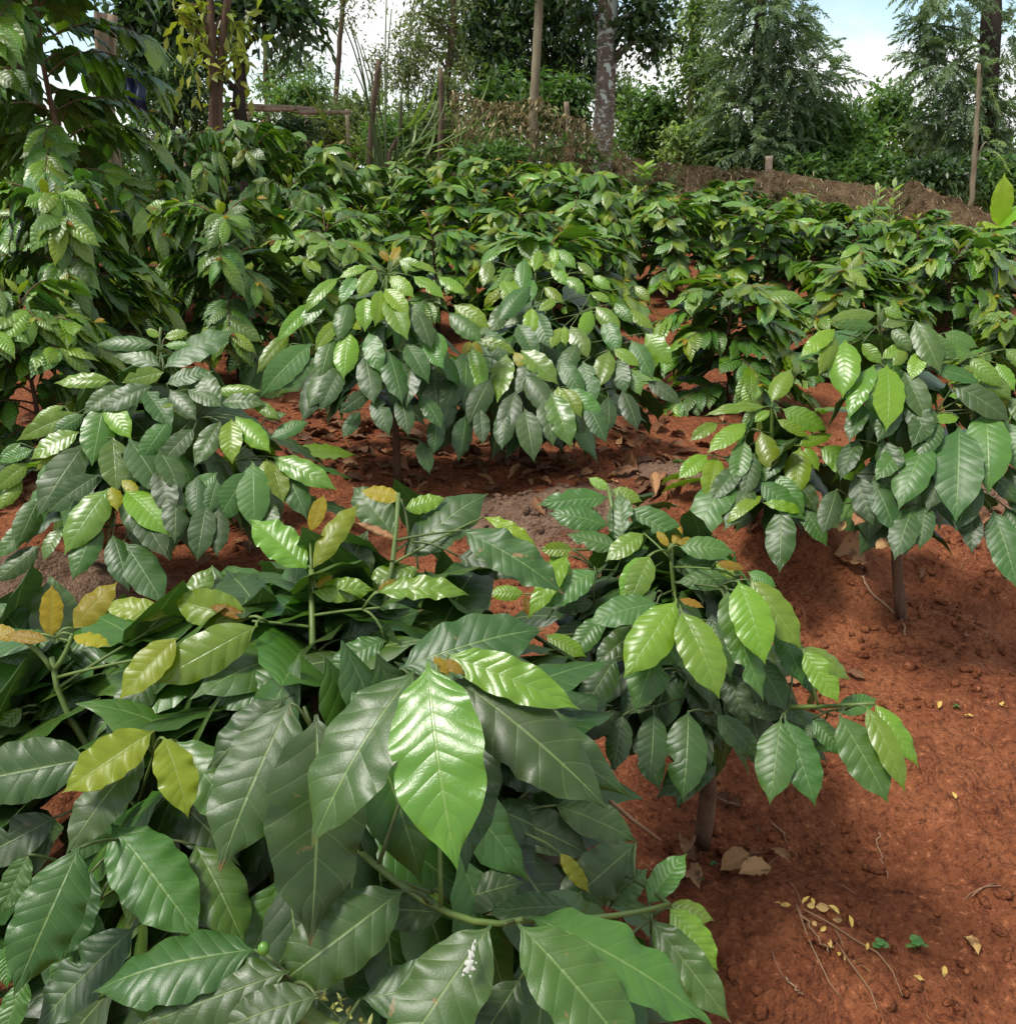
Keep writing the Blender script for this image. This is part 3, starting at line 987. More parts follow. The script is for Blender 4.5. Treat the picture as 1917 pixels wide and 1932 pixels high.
# --- B: the second bush, right of the middle
LB = crops(C3 + '''280 540 25 912 230 .50 1.16;300 590 495 1040 220 .46 1.15;290 535 412 577 45 .95 1.17;240 640 62 1112 235 .2 1.2;575 445 705 852 180 .48 1.17;630 435 885 782 155 .50 1.2;470 358 612 390 45 .9 1.23;560 430 465 358 60 .6 1.25;890 782 1062 1040 140 .47 1.14;880 766 1137 940 130 .45 1.18;1060 1093 1300 1522 215 .24 1.12;1190 1050 1380 1470 115 .47 1.11;1230 1038 1445 1345 110 .47 1.14;1050 1078 1252 1010 110 .2 1.18;800 1110 948 1535 170 .15 1.15;780 1112 735 1462 200 .2 1.15;790 1100 600 1058 90 .12 1.2;470 1085 640 1265 140 .10 1.2;930 1110 1062 1262 110 .18 1.17;335 1070 310 1470 210 .08 1.17;170 1080 150 1382 160 .07 1.17;20 1090 -10 1285 135 .1 1.17;430 1150 280 1552 150 .10 1.24;520 490 605 785 190 .28 1.2;520 600 697 1025 135 .24 1.19;650 800 780 1035 150 .10 1.22;770 650 885 955 130 .18 1.22;850 800 935 1005 100 .1 1.24;285 280 570 312 135 .27 1.3;250 385 545 368 120 .2 1.32;240 282 180 205 40 .9 1.3;262 275 300 178 42 .9 1.3;280 268 362 242 42 .88 1.3;150 322 88 465 135 .42 1.27;560 432 270 455 110 .18 1.28;190 500 -15 590 150 .2 1.25;620 402 755 475 75 .3 1.27;320 900 420 1060 150 .06 1.25;200 880 60 1040 150 .08 1.25;520 880 590 1060 140 .06 1.25;450 640 520 850 140 .12 1.25;720 1000 860 1110 110 .08 1.24;100 1150 180 1400 150 .05 1.26;1000 1110 900 1200 80 .12 1.2
''' + C2 + '''1545 45 1195 80 115 .2 1.46;1550 182 1250 122 150 .18 1.42;1620 285 1600 18 150 .17 1.42;1640 100 1852 222 165 .2 1.45;1560 5 1712 65 80 .48 1.5;1550 5 1470 -40 60 .5 1.5;1595 292 1390 238 130 .2 1.38;1490 402 1225 562 175 .24 1.32;1372 300 1198 300 80 .52 1.33;1350 322 1148 645 100 .52 1.32;1238 722 1392 802 110 .56 1.28;1135 515 945 515 90 .5 1.33;1140 520 1152 625 55 .93 1.33;1520 625 1395 800 130 .22 1.3;1585 830 1440 1062 170 .11 1.22;1790 562 1530 640 180 .2 1.22;1740 330 1640 480 130 .44 1.27;1280 300 1320 430 110 .5 1.34;1720 220 1570 330 120 .46 1.36;1480 560 1270 590 110 .12 1.34;1420 640 1290 820 150 .05 1.34;1700 680 1560 800 150 .15 1.28;1560 350 1700 300 110 .2 1.4''')
baseB = hit(1322, 1592); baseB = on_ground(baseB[0], baseB[1], -.01)
topB = at(1265, 1025, 1.31)
kB = at(1335, 1330, 1.30)
stB = [(bez(baseB, (baseB + kB) / 2 + [.015, 0, 0], kB, 8), [.017, .011]), (bez(kB, at(1270, 1200, 1.33), topB, 8), [.006, .003]),
       (bez(kB + [0, .02, 0], at(1190, 1180, 1.42), at(1147, 918, 1.46), 9), [.006, .003]),
       (bez(kB, at(1480, 1340, 1.2), at(1650, 1327, 1.12), 9), [.005, .002])]
axB = lambda z: baseB + (topB - baseB) * np.clip((z - baseB[2]) / (topB[2] - baseB[2]), .15, 1)
dB = lambda x, y: float(np.interp(y, [900, 1030, 1200, 1400, 1600], [1.45, 1.32, 1.2, 1.15, 1.18]))
bushB = hero_bush(baseB, 'second coffee bush, on the bank beside the closest one, long low branch over bare soil', stB, LB, dB, axB, .135, 1.8, 24, 10, .25, .24, back=False, fill=(1080, 1420, 1080, 1380, 60, .08, .3))
o = Tubes().add([at(1152, 1512, .98), at(1190, 1545, 1.0), at(1245, 1585, 1.03)], [.0028, .0022], 7, .15).build('dry_twig', M_DRYTWIG)
tag(o, 'broken brown stick poking out between the two nearest bushes', 'twig', 'twigs lying on the soil')


# --- the five bushes behind
def mid_bush(label, leaves, trunk_px, top_px, mean_len, crown, dk=.75, infill=1.9, stemvis=None, spot=.15, lean=0., nl=16, nw=8, ymin=None, topd=0., dark=1.2):
    """crown: x centre, half width, top y, bottom y (photo units)"""
    base = hit(*trunk_px); base = on_ground(base[0], base[1], -.01)
    d_top = (base - CAM) @ FWD
    # the stem rises straight: depth of the top follows from the height
    for _ in range(30):
        p = at(top_px[0], top_px[1], d_top)
        d_top += (base[1] + topd - p[1]) * .9
    top = at(top_px[0], top_px[1], d_top)
    xc, hwid, y0, y1 = crown
    R = hwid / FPX * d_top
    H = top[2] - base[2]

    def dep(x, y):
        rx = (x - xc) / hwid
        f = np.clip((y - y0) / (y1 - y0) * 1.25, 0, 1)
        dax = d_top - (top[2] - base[2]) * .36 * np.clip((y - y0) / (y1 - y0), 0, 1) * -1 * .5
        return dax - R * dk * f * math.sqrt(max(.05, 1 - min(1, rx * rx)))
    axis = lambda z: base + (top - base) * np.clip((z - base[2]) / H, .12, 1)
    split = base + (top - base) * .62
    stems = [(bez(base, (base + split) / 2 + [lean, 0, 0], split, 8), [.014, .008]), (bez(split, (split + top) / 2, top, 6), [.007, .003])]
    return hero_bush(base, label, stems, leaves, dep, axis, mean_len, infill, nl, nw, spot, R, True, ycut=y1 + 15, ytop=y0 + 45, dark=dark, ymin=ymin if ymin is not None else y0 + (y1 - y0) * .45)


LC = crops(C6 + '''890 570 600 572 85 .18;910 690 640 578 115 .18;925 700 1182 568 185 .14;930 722 688 782 100 .46;640 772 308 786 92 .48;930 530 1072 500 60 .5;930 570 1092 578 52 .34;905 520 860 500 50 .5;940 790 1120 742 110 .12;590 892 515 1290 195 .3;600 880 747 1107 122 .55;450 950 95 1112 100 .45;450 1060 150 1232 145 .46;370 912 178 1012 62 .55;190 1160 -5 1232 75 .3;160 1235 25 1348 115 .48;130 1330 -5 1505 85 .5;640 1090 660 1372 175 .34;480 1130 310 1392 195 .12;320 1200 262 1503 125 .26;330 1180 205 1282 42 .7;620 1378 393 1715 215 .42;710 1392 938 1625 200 .48;640 1360 667 1512 72 .78;690 1332 778 1402 70 .8;1015 910 863 977 65 .52;960 990 848 1155 125 .2;1100 1040 935 1225 115 .12;730 1100 882 1345 190 .1;900 1160 1012 1385 135 .14;1310 988 1315 1255 138 .54;1330 968 1532 1178 125 .48;1250 1000 1138 1192 125 .22;1540 1200 1908 1392 135 .40;1510 1210 1508 1455 118 .6;1530 1220 1605 1465 120 .52;1430 1230 1438 1542 175 .24;1600 1250 1705 1485 150 .14;1490 1430 1530 1565 110 .2;1400 1280 1283 1473 150 .18;1230 1290 1108 1395 105 .2;1230 1330 1190 1482 95 .14;1210 832 1482 830 72 .44;1420 880 1582 995 72 .42;1240 925 1168 788 125 .2;1250 900 1440 902 105 .2;1500 985 1582 968 60 .3;1530 1095 1685 1030 95 .2;1120 1310 1110 1525 115 .06;1000 1360 992 1622 145 .05;1170 1470 1130 1712 140 .06;1240 1490 1230 1682 120 .06;700 1680 862 1935 195 .08;560 1560 470 1765 150 .2;350 1600 268 1762 105 .34;230 1700 35 1865 125 .2;230 1420 128 1645 135 .2;860 800 700 880 130 .14;820 820 930 980 130 .12;700 800 560 900 110 .18;960 820 1080 960 110 .16;1060 820 1180 880 100 .16;560 1300 400 1420 140 .08;760 1480 900 1700 160 .05;900 1260 960 1480 140 .05;480 960 330 1060 90 .2;420 1260 330 1400 120 .1;180 1560 60 1700 110 .24;120 1120 20 1230 80 .3;640 1640 700 1850 150 .06''')
bushC = mid_bush('low spreading coffee bush by the grey-brown heap, straight stem tip above grey leaves', LC, (262, 1075), (304, 618), .225, (300, 310, 620, 1060), .75, 1.15, nl=18, nw=8)

LD = crops(C7 + '''285 100 248 55 50 .85;300 92 332 40 55 .85;340 92 495 150 80 .42;210 140 118 295 105 .48;170 122 0 195 62 .5;290 180 395 272 100 .54;240 258 205 468 95 .60;260 250 402 412 95 .62;268 290 392 545 122 .44;150 300 150 495 112 .47;130 485 18 418 72 .72;60 492 28 765 132 .48;170 500 228 685 115 .24;560 182 722 285 75 .48;420 180 602 312 85 .46;650 342 828 455 125 .52;620 382 755 505 115 .24;280 600 332 795 145 .1;150 622 182 805 135 .12;180 830 38 932 92 .06;460 850 532 965 105 .12;350 860 380 1012 105 .06;560 970 540 1145 100 .06;460 1110 502 1255 90 .1;440 372 502 535 112 .14;540 490 575 585 95 .32;380 100 560 170 60 .5;380 560 470 720 120 .12;60 320 20 470 110 .2;100 180 20 330 100 .3;320 330 360 470 90 .14;480 560 560 660 100 .3;200 860 260 1010 110 .05;420 640 400 800 130 .06;20 700 -60 860 120 .1;480 320 420 420 90 .2;120 940 60 1040 80 .05
.3339|0|460.8|1914 190 1720 400 75 .46;1780 330 1560 560 85 .44;1640 500 1450 735 85 .46;1914 430 1780 600 80 .52;1880 520 1830 700 120 .24;1760 560 1520 810 140 .22;1650 560 1470 720 90 .44;1780 640 1640 760 120 .2;1830 700 1730 960 120 .1;1900 660 1790 850 140 .2;1850 300 1700 480 90 .3''')
bushD = mid_bush('coffee bush on a bare thin pole stem, crown of glossy drooping lime leaves', LD, (750, 905), (738, 492), .27, (690, 190, 490, 790), .75, 1.15, nl=16, nw=8)

LE = crops(C7 + '''900 440 1052 268 112 .12;780 540 1012 622 72 .5;740 580 822 842 122 .47;720 600 710 838 155 .24;950 620 895 908 155 .46;745 548 718 602 52 .82;765 550 792 602 52 .82;992 610 1058 715 58 .8;1030 600 1242 795 125 .42;1050 730 1162 885 135 .12;1240 802 1262 1015 98 .6;1262 812 1362 965 105 .52;1200 840 1315 1155 145 .32;1300 812 1465 975 105 .28;1160 870 1202 1085 125 .18;1052 930 1097 1188 138 .15;1092 360 1082 515 98 .54;1112 382 1192 575 105 .14;920 200 982 312 92 .47;860 92 820 222 92 .42;1050 80 1040 222 95 .28;1140 32 1110 132 75 .48;1212 22 1226 135 62 .56;1232 30 1325 122 82 .38;1160 242 1245 312 75 .52;1232 312 1138 372 65 .56;1430 372 1380 495 98 .55;1450 352 1595 505 95 .43;1310 462 1402 625 115 .40;1272 462 1282 572 65 .6;1252 470 1200 592 62 .52;1420 272 1542 335 65 .47;1530 602 1465 812 128 .43;1552 592 1702 695 75 .48;1642 722 1692 825 80 .34;1732 502 1892 695 125 .45;1652 542 1752 725 115 .18;1622 372 1785 485 75 .47;1672 236 1768 333 65 .48;540 702 560 932 150 .1;480 672 575 742 85 .34;720 962 690 1142 120 .04;800 932 812 1082 92 .05;950 902 930 1092 120 .04;1602 822 1662 982 112 .05;1742 772 1862 855 95 .08;1522 862 1520 1002 95 .05;700 700 640 850 130 .08;860 760 790 900 130 .06;1000 830 960 1000 130 .06;1380 660 1420 820 120 .12;1500 420 1560 560 100 .2;1010 450 1090 600 110 .12;960 330 900 430 100 .2;840 480 900 600 110 .14;1120 620 1060 740 120 .1;1250 660 1330 780 110 .14;1400 900 1480 1060 110 .04;1350 560 1280 700 110 .12;1580 640 1610 800 100 .12;640 850 600 980 110 .05;1100 200 1060 320 90 .3;980 130 920 230 80 .36;1290 180 1380 280 80 .4;1200 130 1290 220 80 .44;1350 100 1440 190 70 .42;1430 180 1530 250 70 .44;1560 330 1640 430 80 .3''')
bushE = mid_bush('widest coffee bush in the middle of the plot, shiny leaves hanging almost to the soil', LE, (985, 868), (1010, 515), .26, (1010, 290, 500, 860), .8, 1.15, nl=16, nw=8)

LF = crops(C8 + '''530 890 620 742 130 .5;500 920 150 972 70 .47;390 1010 168 1182 115 .5;230 1010 68 1115 75 .47;470 1058 550 1290 135 .54;590 930 872 1065 135 .4;560 990 745 1095 62 .5;680 1140 882 1070 75 .55;800 1140 1108 1372 172 .46;690 1148 665 1440 155 .54;720 1140 802 1290 82 .58;170 1190 -5 1335 115 .5;220 1200 158 1485 142 .54;300 1290 132 1595 205 .22;420 1340 288 1575 145 .14;480 1420 272 1592 75 .52;480 1460 722 1522 65 .5;460 1340 632 1485 135 .2;550 1300 692 1485 95 .28;590 1490 582 1715 160 .14;690 1470 802 1645 115 .14;380 1110 350 1245 115 .28;250 1200 492 1322 135 .12;520 940 430 1010 60 .5;600 1130 540 1250 110 .16;360 1250 260 1370 120 .1;640 1300 720 1420 110 .1;430 1180 400 1320 120 .1''')
bushF = mid_bush('small round coffee bush with bright lime leaves before the large one on the bank', LF, (1450, 1040), (1457, 760), .165, (1450, 170, 700, 1020), .8, 1.15, nl=18, nw=8)

LG = crops(C8 + '''1130 390 848 432 95 .4;1120 470 900 455 62 .28;1160 360 1262 412 62 .43;1150 462 1302 432 82 .38;890 480 688 645 95 .54;890 520 795 748 92 .5;950 540 935 845 188 .46;1110 680 965 995 122 .38;1180 680 1176 1060 168 .50;1150 650 1312 570 75 .48;1300 600 1210 692 62 .48;1380 600 1318 778 105 .53;1280 720 1372 925 135 .2;1300 850 1402 1085 132 .12;1590 980 1408 1002 85 .47;1740 940 1752 1305 255 .30;1590 1030 1572 1492 245 .14;1410 1110 1275 1435 172 .2;1270 1150 1142 1305 115 .24;1340 430 1405 565 145 .28;1420 590 1682 632 112 .32;1640 640 1832 815 95 .43;1800 670 1912 845 95 .45;1550 790 1772 935 150 .14;1430 700 1645 765 115 .12;1640 862 1520 858 55 .42;1760 1290 1872 1415 95 .08;1690 1330 1620 1500 150 .07;1780 1500 1902 1885 152 .14;1330 1470 1240 1735 152 .08;1400 1460 1370 1695 122 .06;1660 1500 1662 1705 95 .07;1060 1490 1000 1590 80 -.4;1090 1500 1102 1562 55 -.8;945 1560 910 1628 42 -.75;1190 1660 1118 1722 60 -.7;1330 1680 1258 1732 55 -.55;900 1380 850 1535 125 .05;1000 1300 1072 1500 130 .05;1150 1100 1230 1300 140 .06;1020 1100 960 1240 120 .06;1430 900 1360 1060 130 .1;1100 1330 1180 1520 140 .05;1500 1250 1440 1420 130 .06;1850 1000 1920 1200 140 .2;1870 1250 1960 1480 150 .1;1880 860 1960 1000 110 .3;1500 500 1640 560 100 .3;1360 500 1500 600 110 .26;1850 590 1960 680 90 .4;1720 720 1860 860 110 .36;1480 1000 1400 1150 120 .12;1250 900 1160 1060 120 .1;1040 560 1130 650 80 .45;1210 470 1280 560 90 .3;1850 1480 1940 1650 130 .08;1050 900 990 1060 110 .12;1900 940 1880 915 60 .74''')
bushG = mid_bush('large coffee bush on a grey stem at the top of the bare bank', LG, (1702, 1160), (1656, 572), .20, (1760, 260, 570, 1040), .75, 1.15, nl=18, nw=8)
# ------------------------------------------------------------------ the rest of the plot: grown bushes
def grow(H, R, leaf, nl, nw, step=.075, z0=.24, dens=.058, young=.5, hang=1.1, ash=0.):
    """a coffee bush at the origin -> stem tubes, old leaves, young leaves"""
    st, old, new = Tubes(), Leaves(nl, nw), Leaves(nl, nw)
    wob = rng.normal(0, .02, (5, 2)); wob[0] = 0
    zs = np.linspace(0, H, 5)
    spine = np.stack([wob[:, 0], wob[:, 1], zs], 1)
    ax = lambda z: np.array([np.interp(z, zs, spine[:, 0]), np.interp(z, zs, spine[:, 1]), z])
    st.add([ax(z) for z in np.linspace(0, H, 12)], [.015 + .006 * H, .004], 7, .08)
    z, k, a0 = H * z0, 0, rng.uniform(0, 3)
    while z < H * .97:
        f = z / H
        reach = R * math.sqrt(max(.03, 1 - ((f - .38) / .66) ** 2)) * rng.uniform(.8, 1.12)
        for s in (0, math.pi):
            a = a0 + s + rng.normal(0, .25)
            o = np.array([math.cos(a), math.sin(a), 0])
            p0 = ax(z)
            el = rng.uniform(.25, .6) + .5 * (f - .5)
            droop = reach * (.25 + .45 * (1 - f)) * rng.uniform(.6, 1.2)
            p2 = p0 + o * reach + UP * (reach * el - droop)
            p1 = p0 + o * reach * .5 + UP * (reach * el * .75)
            path = bez(p0, p1, p2, 10)
            st.add(path, [.005, .002], 4)
            L = np.linalg.norm(np.diff(path, axis=0), axis=1).sum()
            m = max(2, int(L / dens))
            for i in range(m + 1):
                t = .22 + .78 * i / m
                j = min(8, int(t * 9)); fr = t * 9 - j
                p = path[j] * (1 - fr) + path[min(9, j + 1)] * fr
                T = unit(path[min(9, j + 1)] - path[j])
                S = unit(np.cross(T, UP))
                last = i >= m - 1
                for sg in (-1, 1):
                    d = unit(S * sg * rng.uniform(.4, .8) + T * rng.uniform(.3, .8) - UP * rng.uniform(.12, hang) + rng.normal(0, .12, 3))
                    ln = leaf * rng.uniform(.8, 1.25) * (.8 if i == m else 1)
                    age = rng.uniform(.10, .36) + .20 * t * f + ash
                    if i == m: age = rng.uniform(.42, .68) if rng.uniform() < young else rng.uniform(.3, .5)
                    elif i >= m - 2: age = rng.uniform(.28, .56)
                    B = new if age > .4 else old
                    n_ = UP * .8 + o * .5 + rng.normal(0, .2, 3)
                    B.add(p, p + d * ln, ln * rng.uniform(.36, .47), n_, age, bend=rng.uniform(.3, .9), fold=rng.uniform(0, .25), curl=-rng.uniform(.1, .4),
                          corr=.011, wave=.024, twist=rng.normal(0, .25), spot=.3 * rng.uniform())
                if i == m and rng.uniform() < .6:
                    for sg in (-1, 1):
                        d = unit(T + S * sg * .5 + UP * rng.uniform(-.2, .6))
                        new.add(p, p + d * leaf * .35, leaf * .13, UP + rng.normal(0, .3, 3), rng.uniform(.7, 1), bend=.4, fold=.4, corr=.006)
        z += step * rng.uniform(.85, 1.15); k += 1; a0 += math.pi / 2
    top = ax(H)
    for q in range(3):
        for s in (0, math.pi):
            a = a0 + q * 1.57 + s
            o = np.array([math.cos(a), math.sin(a), 0])
            ln = leaf * (.95 - .2 * q)
            d = unit(o + UP * (.1 + .35 * q))
            new.add(top - UP * .05 * (2 - q), top - UP * .05 * (2 - q) + d * ln, ln * .42, UP + o * .2, .3 + .17 * q, bend=.7, corr=.01)
    return st, old, new


PROTO = []


def make_proto(*a, **k):
    st, old, new = grow(*a, **k)
    t = thing('coffee_bush', (0, 0, 0), 'x', 'coffee bush', 'young coffee bushes in the plot')
    st.build('stem', M_STEM, t)
    old.build('foliage', M_LEAF_FAR, t)
    new.build('young_foliage', M_LEAF_FAR, t)
    PROTO.append([t, a[0], a[1], False])


for _ in range(3): make_proto(.85, .46, .20, 10, 6, step=.056, dens=.046, young=.7, hang=.95)
for _ in range(4): make_proto(.85, .47, .185, 8, 4, step=.056, dens=.046, young=.75, hang=1.0, ash=.02)
make_proto(2.3, .72, .21, 10, 6, step=.07, z0=.06, dens=.062, young=.45, hang=.75, ash=.08)


def place(k, label, p, H, R, rot=None):
    t, h, r, used = PROTO[k]
    if used:
        c = t.copy(); COL.objects.link(c)
        for ch in t.children:
            d = ch.copy(); COL.objects.link(d); d.parent = c
        t = c
    PROTO[k][3] = True
    t.location = p
    t.rotation_euler = (rng.normal(0, .05), rng.normal(0, .05), rng.uniform(0, 6.28) if rot is None else rot)
    sx = np.clip(R / r, .55, 1.6)
    t.scale = (sx * rng.uniform(.95, 1.05), sx * rng.uniform(.95, 1.05), np.clip(H / h, .5, 1.7))
    t['label'] = label
    return t


# x, top y, depth, width, prototype, label
FIELD = [
    (130, 352, 3.0, 320, 0, 'big coffee bush at the foot of the tall one, bronze tips'),
    (415, 385, 3.7, 270, 1, 'coffee bush filling the gap between the low spreading one and the hedge shrubs'),
    (590, 400, 4.2, 250, 2, 'coffee bush right behind the bush on the bare pole stem'),
    (330, 232, 5.2, 170, 3, 'coffee bush beside the twin reddish trunks, under the tall bush'),
    (470, 238, 5.7, 190, 4, 'pale topped coffee bush in front of the wooden rails'),
    (610, 268, 6.0, 210, 5, 'coffee bush before the shrubs at the right end of the rails'),
    (545, 330, 5.0, 200, 6, 'coffee bush two steps in front of the wooden rails'),
    (360, 355, 4.5, 190, 5, 'coffee bush in the shade of the tall leafy bush'),
    (690, 305, 6.6, 150, 3, 'coffee bush below the tall napier grass'),
    (820, 332, 6.3, 230, 4, 'coffee bush in front of the grass tuft by the brown posts'),
    (960, 312, 6.7, 210, 6, 'coffee bush straight below the slim pale trunk'),
    (1100, 318, 6.2, 230, 3, 'coffee bush straight below the lichen spotted trunk'),
    (880, 292, 7.6, 190, 5, 'coffee bush of the rear row, under the dry leaves caught on the net'),
    (1040, 305, 7.8, 180, 4, 'coffee bush of the rear row, touching the lichen spotted tree'),
    (760, 300, 8.0, 150, 6, 'coffee bush at the end of the rear row by the napier grass'),
    (1050, 440, 4.3, 320, 0, 'coffee bush rising behind the widest bush in the middle'),
    (820, 425, 4.7, 240, 5, 'coffee bush hidden behind the bush on the pole stem and the widest bush'),
    (1275, 378, 6.0, 200, 4, 'coffee bush with clear red soil at its foot, right of the gap'),
    (1440, 392, 5.9, 240, 6, 'coffee bush showing its bare stem over the red path'),
    (1600, 405, 5.8, 230, 3, 'coffee bush behind the low broad one on the path'),
    (1740, 420, 5.6, 220, 5, 'dark coffee bush in the row below the peak of the net'),
    (1870, 430, 5.3, 220, 4, 'coffee bush under the bright banana leaf'),
    (1390, 532, 3.75, 290, 1, 'coffee bush behind the small round one, with yellowing inner leaves'),
    (1620, 488, 4.35, 270, 2, 'low broad coffee bush with a tall pale tip, behind the large one on the bank'),
    (1810, 455, 4.6, 240, 0, 'coffee bush right behind the large one on the bank'),
    (1925, 590, 3.6, 140, 1, 'coffee bush cut off by the edge, level with the large one on the bank'),
    (1215, 335, 7.6, 160, 6, 'coffee bush next to the pale broad leaved sapling'),
    (1350, 338, 7.6, 170, 3, 'coffee bush standing in front of the pale cut post'),
    (1480, 358, 7.2, 180, 5, 'coffee bush close under the sagging brown net'),
    (1610, 372, 7.0, 180, 4, 'coffee bush with upright weeds poking out beside it'),
    (1735, 388, 6.9, 170, 6, 'coffee bush directly under the peak of the net'),
    (1850, 405, 6.6, 180, 3, 'coffee bush before the slim pale trunk behind the net'),
    (1380, 325, 8.6, 150, 4, 'rearmost coffee bush against the net near the cut post'),
    (1540, 362, 8.4, 150, 6, 'rearmost coffee bush against the middle of the net'),
    (20, 540, 2.6, 200, 2, 'coffee bush cut off by the edge, above the low spreading one'),
    (240, 590, 3.4, 150, 6, 'small shaded coffee bush with few leaves over dry litter'),
    (690, 385, 5.2, 160, 3, 'coffee bush left of the little patch of open red soil'),
    (960, 385, 5.5, 220, 5, 'coffee bush in the third row up from the widest bush'),
    (1130, 405, 5.2, 180, 6, 'coffee bush at the left side of the open red path'),
]
for x, ty, d, w, k, lab in FIELD:
    p = at(x, ty + (22 if d > 6.4 and x > 1150 else 12), d)
    g = float(ground_z(p[0], p[1], False))
    place(k, lab, (p[0], p[1], g - .01), max(.45, p[2] - g), w / 2 / FPX * d)
p = at(95, 30, 4.1)
g = float(ground_z(p[0], p[1], False))
place(7, 'tall dense old coffee bush covering a split wooden post', (p[0], p[1], g), 2.25, .52, .4)
p = at(20, -10, 5.0)
g = float(ground_z(p[0], p[1], False))
place(7, 'tall coffee bush behind the split wooden post, reaching over the frame', (p[0] - .1, p[1], g), 2.5, .58, 2.4)
# ------------------------------------------------------------------ trees, shrubs and fences round the plot
class Cards:
    """leaf-sized folded faces"""

    def __init__(self): self.V, self.F, self.C, self.n = [], [], [], 0

    def add(self, P, D, L, W, tint, up=None):
        n = len(P)
        D = D / (np.linalg.norm(D, axis=1, keepdims=True) + 1e-9)
        r = rng.normal(0, .55, (n, 3)) + [0, 0, .9]
        S = np.cross(D, r); S /= np.linalg.norm(S, axis=1, keepdims=True) + 1e-9
        Nn = np.cross(S, D)
        L = np.broadcast_to(L, n)[:, None]; W = np.broadcast_to(W, n)[:, None]
        m1 = P + D * L * .42
        v = np.stack([P, m1 + S * W * .5 + Nn * W * .12, P + D * L - Nn * L * .12, m1 - S * W * .5 + Nn * W * .12, m1], 1).reshape(-1, 3)
        i = np.arange(n)[:, None] * 5 + self.n
        f = np.concatenate([i + [[0, 4, 1]], i + [[1, 4, 2]], i + [[2, 4, 3]], i + [[3, 4, 0]]])
        c = np.empty((n, 5, 4)); c[..., 0] = np.broadcast_to(tint, n)[:, None]; c[..., 1] = rng.uniform(0, 1, n)[:, None]; c[..., 2] = 0; c[..., 3] = 1
        self.V.append(v); self.F.append(f); self.C.append(c.reshape(-1, 4)); self.n += n * 5

    def clump(self, c, r, n, L, W, base=.4, spread=.3, droop=.3, shell=2.4):
        u = rng.normal(0, 1, (n, 3)); u /= np.linalg.norm(u, axis=1, keepdims=True)
        rad = rng.uniform(0, 1, n) ** (1 / shell)
        # uneven lobes
        lob = 1 + .28 * np.sin(u[:, 0] * 5 + c[0] * 7) * np.sin(u[:, 2] * 6 + c[2] * 3) + .15 * np.sin(u[:, 1] * 11 + c[0])
        P = np.asarray(c) + u * (rad * lob)[:, None] * np.asarray(r)
        D = u * .6 + rng.normal(0, .55, (n, 3)) - [0, 0, droop]
        self.add(P, D, L * rng.uniform(.6, 1.25, n), W * rng.uniform(.7, 1.2, n), np.clip(base + spread * rng.normal(0, .5, n), 0, 1))

    def twigs(self, c, r, n, per, L, W, base=.4, spread=.3, tl=.35):
        """short leafy twigs: leaves set along n little stalks"""
        u = rng.normal(0, 1, (n, 3)); u /= np.linalg.norm(u, axis=1, keepdims=True)
        rad = rng.uniform(0, 1, n) ** .45
        lob = 1 + .3 * np.sin(u[:, 0] * 5 + c[0] * 7) * np.sin(u[:, 2] * 6 + c[2] * 3)
        A = np.asarray(c) + u * (rad * lob)[:, None] * np.asarray(r)
        T = u * .8 + rng.normal(0, .4, (n, 3)) + [0, 0, -.1]; T /= np.linalg.norm(T, axis=1, keepdims=True)
        b = np.clip(base + spread * rng.normal(0, .6, n), 0, 1)
        for k in range(per):
            f = k / per
            P = A + T * tl * (f - .4) - np.array([0, 0, 1]) * tl * .25 * f * f
            D = T * .6 + rng.normal(0, .6, (n, 3)) - [0, 0, .25]
            self.add(P, D, L * rng.uniform(.7, 1.2, n), W * rng.uniform(.7, 1.2, n), np.clip(b + rng.normal(0, .08, n) + .12 * f, 0, 1))

    def spray(self, a, d, L, n, ll, lw, droop=.6, base=.4):
        """a feathery drooping frond"""
        t = np.linspace(.08, 1, n)
        d = unit(d)
        P = a + d * (t * L)[:, None] - UP * (droop * L * t ** 2)[:, None]
        T = np.gradient(P, axis=0); T /= np.linalg.norm(T, axis=1, keepdims=True) + 1e-9
        S = np.cross(T, UP + rng.normal(0, .3, 3)); S /= np.linalg.norm(S, axis=1, keepdims=True) + 1e-9
        b = np.clip(base + rng.normal(0, .2), 0, 1)
        for s in (-1, 1):
            D = S * s * .8 + T * .75 - UP * .15 + rng.normal(0, .2, (n, 3))
            self.add(P, D, ll * np.sin(np.pi * (.15 + .8 * t)) * rng.uniform(.7, 1.2, n), lw, np.clip(b + rng.normal(0, .1, n), 0, 1))

    def build(self, name, mat, parent, origin):
        return mesh_obj(name, np.concatenate(self.V), np.concatenate(self.F), mat, parent, origin, None, np.concatenate(self.C), False)


F_DARK = foliage_material('dark_evergreen_leaf', (.018, .042, .016), (.085, .150, .045), .40, .32, .45)
F_MID = foliage_material('mid_green_leaf', (.042, .092, .026), (.150, .265, .065), .42, .38)
F_PALE = foliage_material('pale_green_leaf', (.10, .17, .05), (.32, .42, .15), .45, .42)
F_FEATH = foliage_material('feathery_leaf', (.075, .12, .068), (.25, .34, .20), .5, .45)
F_OLIVE = foliage_material('olive_small_leaf', (.045, .068, .026), (.23, .28, .11), .5, .38)
F_YELLOW = foliage_material('yellow_green_leaf', (.12, .16, .02), (.34, .36, .06), .4, .35)
F_GRASS = foliage_material('long_grass_blade', (.05, .10, .02), (.22, .31, .09), .45, .3)
F_BANANA = foliage_material('banana_leaf', (.20, .36, .03), (.36, .50, .06), .4, .5)
K_BROWN = bark_material('brown_bark', (.055, .038, .025), (.17, .12, .08), 24, .15, 0, .012)
K_RED = bark_material('reddish_bark', (.060, .036, .024), (.16, .098, .064), 22, .12)
